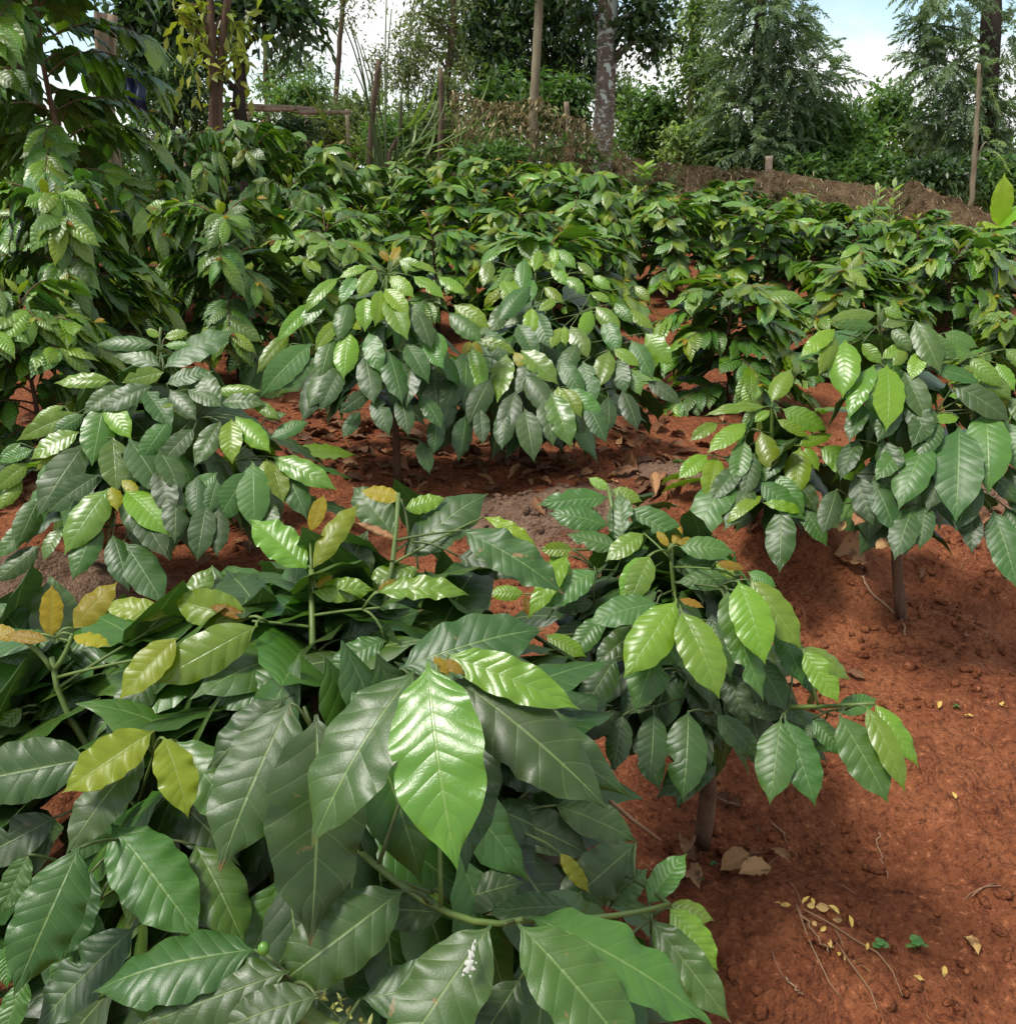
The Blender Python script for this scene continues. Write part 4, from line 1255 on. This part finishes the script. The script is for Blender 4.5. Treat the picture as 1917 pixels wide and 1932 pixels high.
K_PALE = bark_material('pale_bark', (.13, .105, .065), (.27, .23, .15), 12, .25)
K_LICHEN = bark_material('lichen_bark', (.075, .056, .040), (.20, .155, .115), 22, .5, 1., .012)
K_DARK = bark_material('dark_bark', (.022, .017, .013), (.07, .052, .040), 16, .12)
K_WOOD = bark_material('weathered_wood', (.15, .105, .07), (.38, .29, .20), 26, .1, 0, .012)
K_CUT = bark_material('pale_cut_wood', (.22, .15, .10), (.42, .33, .25), 20, .15)


def gnd(p, dz=0.):
    return np.array([p[0], p[1], float(ground_z(p[0], p[1], False)) + dz])


def trunk_path(pts, d):
    """photo points from the lowest up, all at depth d at the first; the tree stands straight so later points keep its distance"""
    P = [at(x, y, d) for x, y in pts]
    yy = P[0][1]
    out = []
    for x, y in pts:
        dd = d
        for _ in range(25):
            q = at(x, y, dd); dd += (yy - q[1]) * .9
        out.append(at(x, y, dd))
    return [gnd(out[0], -.05)] + out


def pt(x, y, Y):
    """point on the sight line at world distance Y"""
    dd = Y
    for _ in range(25):
        dd += (Y - at(x, y, dd)[1]) * .9
    return at(x, y, dd)


def tree(name, label, cat, tr, Y, rad, bark, clumps, mat, style='clump', L=.1, W=.05, group=None, base=.4, knob=.08, limbs=True, dens=1., spread=.3):
    """clumps: x, y, rx, ry (photo units), count"""
    P = trunk_path(tr, Y)
    root = P[0]
    t = thing(name, root, label, cat, group)
    n = max(14, len(P) * 5)
    tt = np.concatenate([[0], np.cumsum(np.linalg.norm(np.diff(np.array(P), axis=0), axis=1))]); tt /= tt[-1]
    s = np.linspace(0, 1, n)
    path = np.stack([np.interp(s, tt, np.array(P)[:, i]) for i in range(3)], 1)
    path[2:-1] += rng.normal(0, min(.006, rad[0] * .12), (n - 3, 3)) * [1, 1, 0]
    tb = Tubes().add(path, rad, 12, knob)
    Yw = P[1][1]
    C = Cards()
    for (x, y, rx, ry, cnt) in clumps:
        c = pt(x, y, Yw + rng.uniform(-.3, .3) * rx / 100)
        sc = Yw / FPX * 1.04
        r = np.array([rx * sc, rx * sc * .8, ry * sc])
        b = base + rng.normal(0, .08)
        cnt = int(cnt * dens * (1.7 if style == 'twigs' else 1))
        if limbs:
            z = min(c[2] - .2, path[-1][2])
            j = int(np.argmin(abs(path[:, 2] - (z - .15 * np.linalg.norm((c - path[-1])[:2])))))
            j = max(2, min(j, n - 1))
            lr = max(.006, np.interp(j / n, np.linspace(0, 1, len(rad)), rad) * .5)
            if style == 'spray': lr = min(lr, .022)
            tb.add(bez(path[j], (path[j] + c) / 2 + [0, 0, .2], c, 7), [lr, .006], 6, .1)
        if style == 'clump': C.clump(c, r, cnt, L, W, b, spread)
        elif style == 'twigs': C.twigs(c, r, cnt // 7, 7, L, W, b, spread, tl=L * 4)
        else:
            for _ in range(max(3, cnt // 42)):
                u = unit(rng.normal(0, 1, 3)); u2 = u * rng.uniform(.05, .75)
                C.spray(c + u2 * r, u + [0, 0, .25], rng.uniform(.35, .8) * max(.3, r.max()) + .12, 24, L, W, rng.uniform(.3, .8), b)
    tb.build('trunk', bark, t, root)
    C.build('crown', mat, t, root)
    return t


GT = 'trees round the plot'
tree('tree', 'thick trunk spotted with white lichen at the rear edge of the plot', 'tree', [(1134, 325), (1139, 240), (1144, 120), (1147, 0), (1150, -260)], 9.6, [.145, .112, .105, .10, .09], K_LICHEN,
     [(1215, 25, 45, 38, 420), (1238, 75, 28, 32, 260), (1190, 60, 30, 30, 160), (1150, -150, 150, 80, 1500), (1060, -190, 110, 70, 700), (1225, -60, 60, 40, 400), (1108, 30, 30, 30, 160)], F_DARK, 'twigs', .085, .045, GT, .45, .05)
tree('tree', 'slim smooth pale trunk rising from a net covered stump', 'tree', [(1003, 300), (1008, 190), (1013, 90), (1018, 0), (1028, -260)], 9.3, [.060, .052, .046, .042, .036], K_PALE,
     [(1040, -170, 90, 60, 500), (990, -200, 80, 50, 400)], F_MID, 'twigs', .09, .04, GT, .4, .04)
tree('tree', 'large dense dark evergreen filling the sky behind the slim pale trunk', 'tree', [(930, 200), (940, 100), (960, -50)], 14, [.16, .13, .09], K_DARK,
     [(905, 40, 75, 60, 1000), (980, 55, 85, 70, 1300), (1060, 15, 80, 70, 1200), (1085, 95, 60, 55, 700), (885, 100, 55, 40, 500), (950, 125, 70, 40, 700), (1050, -60, 110, 60, 1100), (920, -60, 110, 60, 1100),
      (1120, 130, 40, 40, 300), (1040, 130, 55, 40, 420)], F_DARK, 'twigs', .13, .055, GT, .35, spread=.35)
tree('tree', 'thin brown trunk with wispy pale foliage left of the dark evergreen', 'tree', [(836, 235), (845, 140), (855, 40), (860, -120)], 11.5, [.055, .048, .042, .035], K_BROWN,
     [(825, 40, 48, 55, 420), (795, 95, 38, 45, 320), (868, 112, 30, 40, 200), (840, -40, 80, 40, 400), (775, 30, 30, 40, 180)], F_OLIVE, 'twigs', .075, .03, GT, .5)
tree('tree', 'thin straight trunk alone against the white sky above the rails', 'tree', [(634, 190), (640, 100), (648, 0), (652, -100)], 12.5, [.042, .038, .034, .03], K_BROWN,
     [(585, 70, 32, 30, 130), (610, -40, 70, 35, 260), (660, 30, 24, 30, 110), (690, -20, 50, 30, 200)], F_OLIVE, 'twigs', .07, .025, GT, .45)
tree('tree', 'thinnest far trunk left of the lone straight one', 'tree', [(501, 165), (501, 100), (503, 20), (505, -60)], 14.5, [.04, .036, .032], K_BROWN,
     [(500, -20, 80, 40, 400), (545, 110, 40, 26, 260), (575, 135, 55, 30, 420), (520, 140, 30, 26, 240)], F_MID, 'twigs', .1, .03, GT, .4)
tree('tree', 'twin reddish trunks with drooping yellow-green new leaves', 'tree', [(401, 290), (403, 180), (402, 90), (398, 0), (392, -90)], 6.9, [.038, .034, .03, .026], K_RED,
     [(355, 12, 18, 12, 14), (385, 55, 20, 14, 21), (375, 85, 16, 16, 21), (440, 95, 18, 14, 21), (432, 30, 26, 14, 21), (462, 112, 14, 10, 14), (350, 48, 14, 10, 14), (425, 135, 12, 12, 14)], F_YELLOW, 'twigs', .125, .055, GT, .45)
tw = [o for o in scn.objects if o.name.startswith('tree')][-1]
P = trunk_path([(414, 275), (413, 180), (418, 90), (430, 0), (445, -90)], 6.9)
Tubes().add(np.array(P), [.034, .03, .026], 10, .08).build('trunk', K_RED, tw, tw.location)
tree('tree', 'broad dark leaved tree overhanging the twin reddish trunks', 'tree', [(455, 230), (452, 100), (448, -20)], 8.4, [.07, .06, .05], K_DARK,
     [(520, 10, 55, 26, 420), (570, 28, 30, 18, 170), (430, -40, 120, 50, 900), (330, 30, 60, 45, 520), (285, 90, 40, 50, 420), (310, -30, 80, 50, 500), (345, 120, 38, 60, 420), (250, 20, 40, 50, 350)], F_DARK, 'twigs', .13, .05, GT, .4)
tree('tree', 'pale leafy tree right of the lichen spotted trunk', 'tree', [(1302, 290), (1303, 150), (1306, 20), (1310, -80)], 12.4, [.05, .04, .03], K_PALE,
     [(1308, 20, 30, 40, 420), (1302, 95, 34, 42, 520), (1322, 160, 40, 42, 560), (1345, 225, 45, 40, 500), (1362, 40, 36, 50, 420), (1350, 115, 36, 40, 420), (1330, -50, 60, 40, 500)], F_PALE, 'twigs', .10, .035, GT, .45)
tree('tree', 'dark feathery tree leaning right against the bright cloud', 'tree', [(1440, 320), (1432, 220), (1430, 100), (1440, -40)], 11.5, [.11, .09, .07, .05], K_DARK,
     [(1440, 30, 75, 55, 1500), (1495, 60, 65, 45, 1100), (1420, 120, 80, 60, 1600), (1505, 130, 75, 45, 1300), (1400, 210, 75, 55, 1500), (1490, 200, 70, 55, 1400), (1545, 160, 50, 35, 700), (1430, -40, 80, 50, 1100), (1420, 280, 80, 40, 1000)],
     F_FEATH, 'spray', .10, .018, GT, .45, dens=2.9)
tree('tree', 'tall dark trunk with hanging grey-green plumes at the edge of the plot', 'tree', [(1852, 330), (1862, 200), (1868, 80), (1872, 0), (1880, -200)], 11.5, [.15, .13, .12, .11, .10], K_DARK,
     [(1755, 50, 42, 36, 700), (1790, 125, 60, 40, 1100), (1735, 108, 34, 16, 350), (1835, 190, 55, 50, 1100), (1900, 60, 40, 90, 900), (1805, 0, 60, 40, 700), (1835, 275, 50, 50, 900), (1785, 215, 50, 40, 800), (1905, 200, 40, 70, 800), (1745, -20, 40, 30, 300), (1890, 290, 50, 50, 700), (1768, 290, 30, 40, 300)],
     F_FEATH, 'spray', .11, .018, GT, .5, dens=3.0)
tree('tree', 'slender pale sapling trunk under the grey-green plumes', 'tree', [(1832, 375), (1838, 300), (1845, 190), (1846, 120)], 10.2, [.034, .03, .026, .02], K_PALE,
     [(1862, 270, 20, 30, 120), (1850, 150, 24, 24, 140)], F_PALE, 'spray', .09, .014, GT, .5)
GS = 'shrubs along the edges of the plot'
for lab, x, y, rx, ry, Y, n, mat, st, L, W in [
    ('bushy shrub of small dark leaves behind the wooden rails', 560, 185, 70, 36, 13.5, 1500, F_MID, 'twigs', .10, .035),
    ('olive shrub between the rails and the napier grass', 625, 245, 70, 48, 10.6, 2600, F_OLIVE, 'twigs', .065, .028),
    ('wispy shrub climbing over the napier grass', 770, 120, 42, 75, 11, 900, F_OLIVE, 'twigs', .06, .024),
    ('tangled olive shrub in front of the thin brown trunk', 790, 240, 72, 52, 10.2, 2900, F_OLIVE, 'twigs', .06, .026),
    ('low dark shrub between the thin brown trunk and the net', 875, 262, 70, 40, 10.4, 1100, F_MID, 'twigs', .06, .026),
    ('dark shrub behind the blue sheet', 325, 190, 75, 72, 8.0, 2000, F_DARK, 'twigs', .055, .025),
    ('tall thin leaved shrub over the blue sheet', 298, 100, 55, 70, 8.3, 1200, F_DARK, 'twigs', .06, .025),
    ('olive shrub swallowing the foot of the lone straight trunk', 668, 222, 45, 45, 10.9, 1300, F_OLIVE, 'twigs', .06, .026),
    ('dark weedy shrub round the bent grey stem', 735, 265, 55, 50, 9.9, 1600, F_MID, 'twigs', .06, .026),
    ('thin leaved shrub standing over the mossy brown post', 835, 190, 45, 60, 11.0, 1200, F_OLIVE, 'twigs', .06, .026),
    ('shrub in front of the left part of the rails', 455, 255, 60, 34, 8.7, 900, F_DARK, 'twigs', .06, .028),
    ('dark shrub under the right end of the rails', 545, 250, 50, 32, 8.9, 800, F_DARK, 'twigs', .06, .028),
    ('leafy weeds at the foot of the lichen spotted trunk', 1075, 292, 52, 32, 9.3, 900, F_MID, 'twigs', .07, .045),
    ('weedy shrub under the dry leaves of the net', 935, 290, 70, 26, 9.0, 900, F_MID, 'twigs', .06, .03),
    ('vine covered shrub left of the lone straight trunk', 715, 140, 30, 70, 11.8, 420, F_OLIVE, 'twigs', .06, .024),
    ('rounded dark green shrub right of the lichen spotted trunk', 1235, 232, 66, 78, 12.6, 2200, F_MID, 'twigs', .09, .045),
    ('shrub in the gap behind the lichen spotted trunk', 1175, 190, 36, 60, 14, 1000, F_PALE, 'twigs', .08, .03),
    ('big leaved dark shrub under the feathery tree', 1570, 262, 88, 66, 11.8, 2600, F_MID, 'twigs', .12, .06),
    ('shaded shrub behind the pale cut post', 1395, 292, 95, 42, 11.4, 1700, F_DARK, 'twigs', .10, .045),
    ('open crowned shrub against the pale sky', 1680, 215, 50, 55, 13.5, 1200, F_MID, 'twigs', .12, .05),
    ('yellowish shrub between the open crowned one and the plumes', 1735, 275, 40, 50, 14, 900, F_OLIVE, 'twigs', .09, .04),
    ('dark shrub behind the peak of the net', 1770, 330, 70, 36, 10.6, 1300, F_DARK, 'twigs', .09, .04),
    ('shrub behind the slender pale sapling', 1890, 345, 55, 50, 10.8, 1100, F_MID, 'twigs', .09, .04),
    ('low leafy shrub behind the middle of the net', 1640, 325, 75, 30, 11.2, 1200, F_MID, 'twigs', .10, .05),
    ('low dark shrub behind the net near the cut post', 1510, 318, 60, 26, 11.2, 900, F_MID, 'twigs', .10, .05),
    ('pale shrub with light showing through, beside the round one', 1295, 270, 45, 40, 11.6, 800, F_PALE, 'twigs', .09, .04),
    ('broad leaved dark shrub behind the slim pale trunk', 960, 190, 75, 45, 12, 1300, F_MID, 'twigs', .12, .055),
    ('tall dark shrub between the slim pale trunk and the lichen spotted one', 1065, 190, 55, 50, 12.2, 1100, F_MID, 'twigs', .11, .05)]:
    tree('shrub', lab, 'shrub', [(x, y + ry * .6), (x + 3, y)], Y, [.02, .012], K_BROWN,
         [(x + rx * .45 * math.cos(a), y + ry * .4 * math.sin(a), rx * .62, ry * .62, n / 3.5) for a in (0.4, 2.1, 3.7, 5.3)], mat, st, L, W, GS, .42, spread=.4)

# far wood beyond the fence, one mass
C = Cards()
for i in range(60):
    x = -26 + i * .9 + rng.uniform(-.4, .4)
    y = rng.uniform(24, 34)
    h = rng.uniform(1.2, 2.8)
    z0 = float(base_z(x, y))
    C.twigs(np.array([x, y, z0 + (h + 1.2 - z0) * .5 - .3]), np.array([1.3, 1.0, (h + .6 - z0) * .5]), 130, 6, .34, .16, .3, .3, .9)
far = C.build('far_woodland', F_MID, None, (0, 0, 0))
tag(far, 'dim green woodland beyond the fence', kind='stuff')


# ------------------------------------------------------------------ grass clumps
def blades(name, label, roots, n, hmin, hmax, mat, w=.022, lean=.5, group=None, canes=0):
    root = gnd(roots)
    t = thing(name, root, label, 'grass clump', group)
    B = Leaves(12, 2)
    for i in range(n):
        a = rng.uniform(0, 6.28)
        o = np.array([math.cos(a), math.sin(a), 0])
        h = rng.uniform(hmin, hmax)
        b = root + o * rng.uniform(0, .10) + UP * (rng.uniform(0, h * .5) if canes else 0)
        B.add(b, b + o * h * lean * rng.uniform(.3, 1.2) + UP * h * rng.uniform(.45, .9) * (.55 if canes else 1), w * rng.uniform(.7, 1.4), o + UP * .5, rng.uniform(.1, .95), bend=rng.uniform(.6, 2.2), fold=.3, curl=0, corr=0, wave=.002)
    B.build('blades', mat, t, root)
    if canes:
        tb = Tubes()
        for i in range(canes):
            a = rng.uniform(0, 6.28)
            o = np.array([math.cos(a), math.sin(a), 0])
            b = root + o * rng.uniform(.02, .14)
            tb.add(bez(b - UP * .05, b + UP * hmax * .5, b + UP * hmax * rng.uniform(.7, .95) + o * hmax * .14, 8), [.014, .007], 6, .05)
        tb.build('canes', M_TWIG, t, root)
    return t


q = pt(722, 280, 9.6); blades('napier_grass', 'tall napier grass with arching blades by the thin lone trunk', q, 26, 1.0, 2.3, F_GRASS, .034, .75, None, 5)
q = pt(745, 280, 10.2); blades('napier_grass', 'second napier grass clump, partly behind the arching one', q, 18, .9, 2.0, F_GRASS, .030, .7, None, 4)
q = pt(968, 315, 8.9); blades('grass_tuft', 'bright arching grass before the slim pale trunk', q, 22, .5, 1.05, F_GRASS, .026, .8)
q = pt(800, 320, 8.9); blades('grass_tuft', 'grass tuft under the tangled olive shrub', q, 34, .35, .7, F_GRASS, .02, .9)
q = pt(740, 325, 8.8); blades('grass_tuft', 'thick low grass tuft at the foot of the napier grass', q, 44, .35, .75, F_GRASS, .022, .9)
q = pt(1020, 300, 8.9); blades('grass_tuft', 'small grass tuft close to the net covered stump', q, 14, .4, .7, F_GRASS, .02, .7)

# ------------------------------------------------------------------ posts, rails and net
def post(label, pts, Y, r, bark=K_WOOD, name='wooden_post'):
    P = trunk_path(pts, Y)
    n = 10
    tt = np.linspace(0, 1, len(P)); s = np.linspace(0, 1, n)
    path = np.stack([np.interp(s, tt, np.array(P)[:, i]) for i in range(3)], 1)
    o = Tubes().add(path, [r * 1.1, r], 10, .10).build(name, bark, None)
    o['label'] = label; o['category'] = 'post'; o['group'] = 'wooden posts'
    return o


post('split grey wooden post standing in the tall coffee bush', [(197, 210), (190, 24)], 4.7, .032)
post('second split post leaning on the one in the tall coffee bush', [(204, 200), (213, 28)], 4.75, .026)
post('pale cut post standing up behind the brown net', [(1449, 330), (1451, 294)], 9.75, .038, K_CUT)
post('short leaning post right of the slim pale trunk', [(1073, 250), (1068, 192)], 10.2, .03)
post('mossy brown post left of the dry leaves on the net', [(830, 300), (834, 215), (831, 128)], 9.9, .03, K_BROWN)
post('bent grey stem among the napier grass', [(697, 300), (705, 190), (716, 112)], 9.3, .028, K_BROWN)
post('slanting dead stem between the napier grass and the mossy post', [(735, 290), (755, 250), (757, 190)], 9.4, .02, K_BROWN)

rf = pt(500, 212, 9.2)
rail = thing('rail_fence', gnd(rf), 'old wooden rail fence of rough poles behind the coffee rows', 'fence')
ro = np.array(rail.location)
for a, b, r in [((325, 204), (470, 196), .022), ((440, 204), (600, 208), .026), ((470, 198), (585, 205), .019), ((560, 210), (662, 211), .024)]:
    A, Bq = pt(*a, 9.2), pt(*b, 9.25)
    Tubes().add(np.linspace(A, Bq, 10) + rng.normal(0, .006, (10, 3)), [r, r * .8], 8, .12).build('rail', K_WOOD, rail, ro)
for x, y in ((342, 190), (468, 195), (577, 206), (655, 206)):
    P = trunk_path([(x, 262), (x, y)], 9.3)
    Tubes().add(np.linspace(P[0], P[-1], 8), [.024, .02], 8, .1).build('post', K_WOOD, rail, ro)

# dark blue sheet hung in the shrubs
bs = np.linspace(0, 1, 16)
bp = pt(255, 188, 8.05)
U, Vv = np.meshgrid(bs, bs)
bx = bp[0] + (U - .5) * .18; bz = bp[2] + .16 - Vv * .30; by = bp[1] + .03 * np.sin(U * 14 + Vv * 2) + .02 * np.sin(Vv * 9)
i = np.arange(15)[:, None] * 16 + np.arange(15)[None]
sheet = mesh_obj('blue_sheet', np.stack([bx.ravel(), by.ravel(), bz.ravel()], 1), np.stack([i, i + 1, i + 17, i + 16], -1).reshape(-1, 4), plain('blue_plastic', (.008, .020, .06), .5, .4), loc=tuple(bp))
tag(sheet, 'dark blue plastic sheet hanging in the shade between the shrubs', 'plastic sheet')

NETP = [(850, 168, 10.2), (880, 182, 10.1), (915, 192, 10.0), (960, 196, 9.9), (1000, 188, 9.75), (1014, 186, 9.7), (1030, 196, 9.75), (1060, 214, 9.8), (1100, 226, 9.85), (1135, 238, 9.9),
        (1158, 262, 9.9), (1180, 288, 9.9), (1200, 298, 9.9), (1240, 305, 9.85), (1300, 310, 9.8), (1380, 318, 9.75), (1450, 318, 9.7), (1500, 330, 9.6), (1580, 342, 9.5), (1650, 354, 9.4), (1695, 358, 9.3), (1712, 346, 9.25),
        (1728, 340, 9.2), (1745, 352, 9.2), (1790, 371, 9.1), (1830, 388, 9.0), (1880, 408, 8.9), (1960, 430, 8.8)]
TP = np.array([pt(*p) for p in NETP])
tt = np.concatenate([[0], np.cumsum(np.linalg.norm(np.diff(TP, axis=0), axis=1))])
ns, nh = 420, 34
S = np.linspace(0, tt[-1], ns)
top = np.stack([np.interp(S, tt, TP[:, i]) for i in range(3)], 1)
kk = np.hanning(7); kk /= kk.sum()
for i in range(3): top[:, i] = np.convolve(np.pad(top[:, i], 3, mode='edge'), kk, 'valid')
bot = top.copy(); bot[:, 2] = ground_z(top[:, 0], top[:, 1], False) - .02
bot[:, 1] -= .22 + .25 * vnoise(S * 1.5, S * 0, 41)
h = np.linspace(0, 1, nh)
net = top[:, None] * (1 - h[None, :, None]) + bot[:, None] * h[None, :, None]
SS, HH = np.meshgrid(S, h, indexing='ij')
wr = .16 * vnoise(SS * 3.2, HH * 2.5, 42) + .09 * vnoise(SS * 9 + HH * 3, HH * 6, 43) + .05 * vnoise(SS * 22, HH * 12, 44)
net[..., 1] += wr * np.sin(np.clip(HH * 3, 0, 1) * 1.57)
net[..., 2] += .035 * vnoise(SS * 11, HH * 0, 45) * (1 - HH) + .03 * vnoise(SS * 14, HH * 9, 46)
i = np.arange(ns - 1)[:, None] * nh + np.arange(nh - 1)[None]
N = Nodes('brown_net')
Pn = coord(N)
n1 = N.noise(Pn, 9, 5, .7); n2 = N.noise(Pn, 60, 4, .7)
c = N.ramp(N.math('ADD', N.math('MULTIPLY', n1, .5), N.math('MULTIPLY', n2, .5)), [(.32, (.050, .030, .016)), (.5, (.125, .082, .045)), (.68, (.25, .175, .10))])
b_ = N.bsdf(c, .9, .1, N.bump(n2, 1., .03))
tp = N.n('ShaderNodeBsdfTransparent')
mx = N.n('ShaderNodeMixShader')
sx = N.n('ShaderNodeSeparateXYZ'); N.put(sx.inputs[0], Pn)
hole = N.math('ADD', N.math('MULTIPLY', n2, .6), N.math('MULTIPLY', N.noise(Pn, 3.0, 4, .6), .4))
thr = N.n('ShaderNodeMapRange'); N.put(thr.inputs[0], sx.outputs[0])
thr.inputs[1].default_value, thr.inputs[2].default_value, thr.inputs[3].default_value, thr.inputs[4].default_value = -.6, 1.8, .52, .43
N.put(mx.inputs[0], N.math('GREATER_THAN', hole, thr.outputs[0])); N.put(mx.inputs[1], tp.outputs[0]); N.put(mx.inputs[2], b_)
M_NET = N.done(mx.outputs[0])
nr = gnd(TP[12])
nf_ = thing('net_fence', nr, 'sagging brown net fence stuck with dry leaves and straw along the rear of the plot', 'fence')
mesh_obj('net', net.reshape(-1, 3), np.stack([i, i + 1, i + nh + 1, i + nh], -1).reshape(-1, 4), M_NET, nf_, nr)
C = Cards()
for (s0, s1, n, L, W, hh) in [(0, .26, 520, .065, .026, .30), (0, .26, 420, .10, .012, .8), (.3, 1, 1200, .07, .009, .95)]:
    a = rng.uniform(s0, s1, n) * (ns - 2); b = rng.uniform(0, 1, n) ** 1.6 * hh * (nh - 2)
    P = net[a.astype(int), b.astype(int)] + rng.normal(0, .02, (n, 3)) - [0, .02, 0]
    D = rng.normal(0, .5, (n, 3)) - [0, .2, .7]
    C.add(P, D, L * rng.uniform(.6, 1.3, n), W, rng.uniform(0, 1, n))
C.build('dry_leaves', foliage_material('dry_straw', (.06, .035, .018), (.40, .33, .18), .8, .15, .15), nf_, nr)

# ------------------------------------------------------------------ banana plants, sapling, upright weeds
def banana(label, base, leaves, sr=.07, sm=None):
    root = gnd(base)
    t = thing('banana_plant', root, label, 'banana plant', 'banana plants')
    top = leaves[0][0]
    Tubes().add(bez(root - UP * .05, (root + top) / 2, top, 8), [sr, sr * .5], 10, .04).build('stem', sm or M_SHOOT, t, root)
    for (b, q, w, age, nrm) in leaves:
        B = Leaves(26, 12)
        B.add(b, q, w, nrm, age, bend=.5, fold=.25, curl=-.2, corr=.003, wave=.012)
        B.build('leaf', F_BANANA, t, root)
    return t


b0 = pt(1882, 428, 5.6)
banana('small banana plant with one bright upright leaf at the edge of the plot', b0, [
    (b0, pt(1894, 326, 5.55), .125, .55, unit(CAM - b0) + RGT * .3), (b0, pt(1935, 392, 5.5), .15, .3, UP + [-.4, -.5, 0]), (b0, pt(1858, 432, 5.4), .12, .5, UP - FWD * .5), (b0, pt(1930, 440, 5.8), .16, .2, UP - FWD * .5)])
F_BANANA_DULL = foliage_material('banana_leaf_pale', (.16, .24, .08), (.30, .37, .17), .45, .4)
F_BANANA, F_KEEP = F_BANANA_DULL, F_BANANA
b1 = pt(1402, 174, 12.8)
banana('banana plant with pale arching leaves in front of the feathery tree', b1, [
    (b1, pt(1343, 186, 11.9), .19, .95, UP - FWD * .7), (b1 - UP * .05, pt(1350, 206, 11.9), .16, .8, UP - FWD * .7), (b1, pt(1452, 200, 12.1), .19, .1, UP - FWD * .3)], .03, K_DARK)

sp0 = pt(1215, 345, 7.9)
sg = gnd(sp0)
sap = thing('sapling', sg, 'pale sapling with large round leaves in the last coffee row', 'sapling')
Tubes().add(bez(sg, (sg + sp0) / 2, sp0 + UP * .12, 8), [.012, .006], 7).build('stem', M_SHOOT, sap, sg)
B = Leaves(8, 6)
for k in range(11):
    a = k * 2.4
    o = np.array([math.cos(a), math.sin(a), .5])
    b = sp0 + UP * (.012 * k)
    B.add(b, b + unit(o) * .13, .09, UP + rng.normal(0, .2, 3), rng.uniform(.3, .9), bend=.6, corr=.006)
B.build('leaves', F_PALE, sap, sg)
for x, y, Y, lab in [(1688, 345, 7.0, 'upright pale weed between two coffee bushes under the net'), (1655, 352, 7.1, 'shorter upright weed beside the taller pale one'), (1195, 300 + 60, 6.6, 'thin dry stake-like weed in the last coffee row')]:
    tp_ = pt(x, y, Y); g_ = gnd(tp_)
    w_ = thing('tall_weed', g_, lab, 'weed', 'upright weeds among the coffee')
    Tubes().add(bez(g_, (g_ + tp_) / 2, tp_, 8), [.008, .004], 6).build('stem', M_SHOOT, w_, g_)
    B = Leaves(6, 4)
    for k in range(12):
        a = k * 2.4
        b = g_ + (tp_ - g_) * (.55 + .45 * k / 12)
        B.add(b, b + unit([math.cos(a), math.sin(a), .7]) * .11, .035, UP, rng.uniform(.3, .9), bend=.5)
    B.build('leaves', F_PALE, w_, g_)
# ------------------------------------------------------------------ daylight
EL, AZ = math.radians(62), math.radians(-112)        # azimuth from +Y, clockwise seen from above
sun_dir = np.array([math.sin(AZ) * math.cos(EL), math.cos(AZ) * math.cos(EL), math.sin(EL)])
sd = bpy.data.lights.new('sun', 'SUN')
sd.energy = 4.2
sd.angle = math.radians(15)
sd.color = (1.0, .955, .88)
so = bpy.data.objects.new('sun', sd)
COL.objects.link(so)
so.rotation_euler = Vector(sun_dir).to_track_quat('Z', 'Y').to_euler()

ROT = -30
w = bpy.data.worlds.new('World')
scn.world = w
w.use_nodes = True
wt = w.node_tree
wt.nodes.clear()


class WN(Nodes):
    def __init__(self, tree):
        self.t = tree
        self.out = self.n('ShaderNodeOutputWorld')


N = WN(wt)
sky = N.n('ShaderNodeTexSky', sky_type='NISHITA')
sky.sun_disc = False
sky.sun_elevation = EL
sky.sun_rotation = AZ
sky.air_density, sky.dust_density, sky.ozone_density = 1.0, .3, 1.5
g = N.n('ShaderNodeTexCoord').outputs['Generated']
mp = N.n('ShaderNodeMapping'); N.put(mp.inputs[0], g)
mp.inputs['Rotation'].default_value = (0, 0, math.radians(ROT))
mp.inputs['Scale'].default_value = (1, 1, 2.2)
mp.inputs['Location'].default_value = (.2, 3.3, .9)
n1 = N.noise(mp.outputs[0], 2.4, 6, .55, .3)
sz = N.n('ShaderNodeSeparateXYZ'); N.put(sz.inputs[0], g)
cover = N.math('MAXIMUM', N.smooth(n1, .41, .58), N.smooth(sz.outputs[2], .07, .0))
sc_ = N.mix(1., sky.outputs[0], (.172, .168, .160), 'MULTIPLY')
bg = N.n('ShaderNodeBackground')
N.put(bg.inputs[0], N.mix(cover, sc_, N.mix(N.noise(mp.outputs[0], 5, 4), (.86, .89, .93), (1.2, 1.19, 1.16))))
bg.inputs[1].default_value = 1.0
N.t.links.new(bg.outputs[0], N.out.inputs[0])

scn.view_settings.view_transform = 'Standard'
scn.view_settings.look = 'None'
scn.view_settings.exposure = .26
scn.view_settings.gamma = 1
scn.cycles.max_bounces = 7
scn.cycles.diffuse_bounces = 3
scn.cycles.glossy_bounces = 2
scn.cycles.transmission_bounces = 4
scn.cycles.transparent_max_bounces = 12
scn.cycles.use_denoising = True
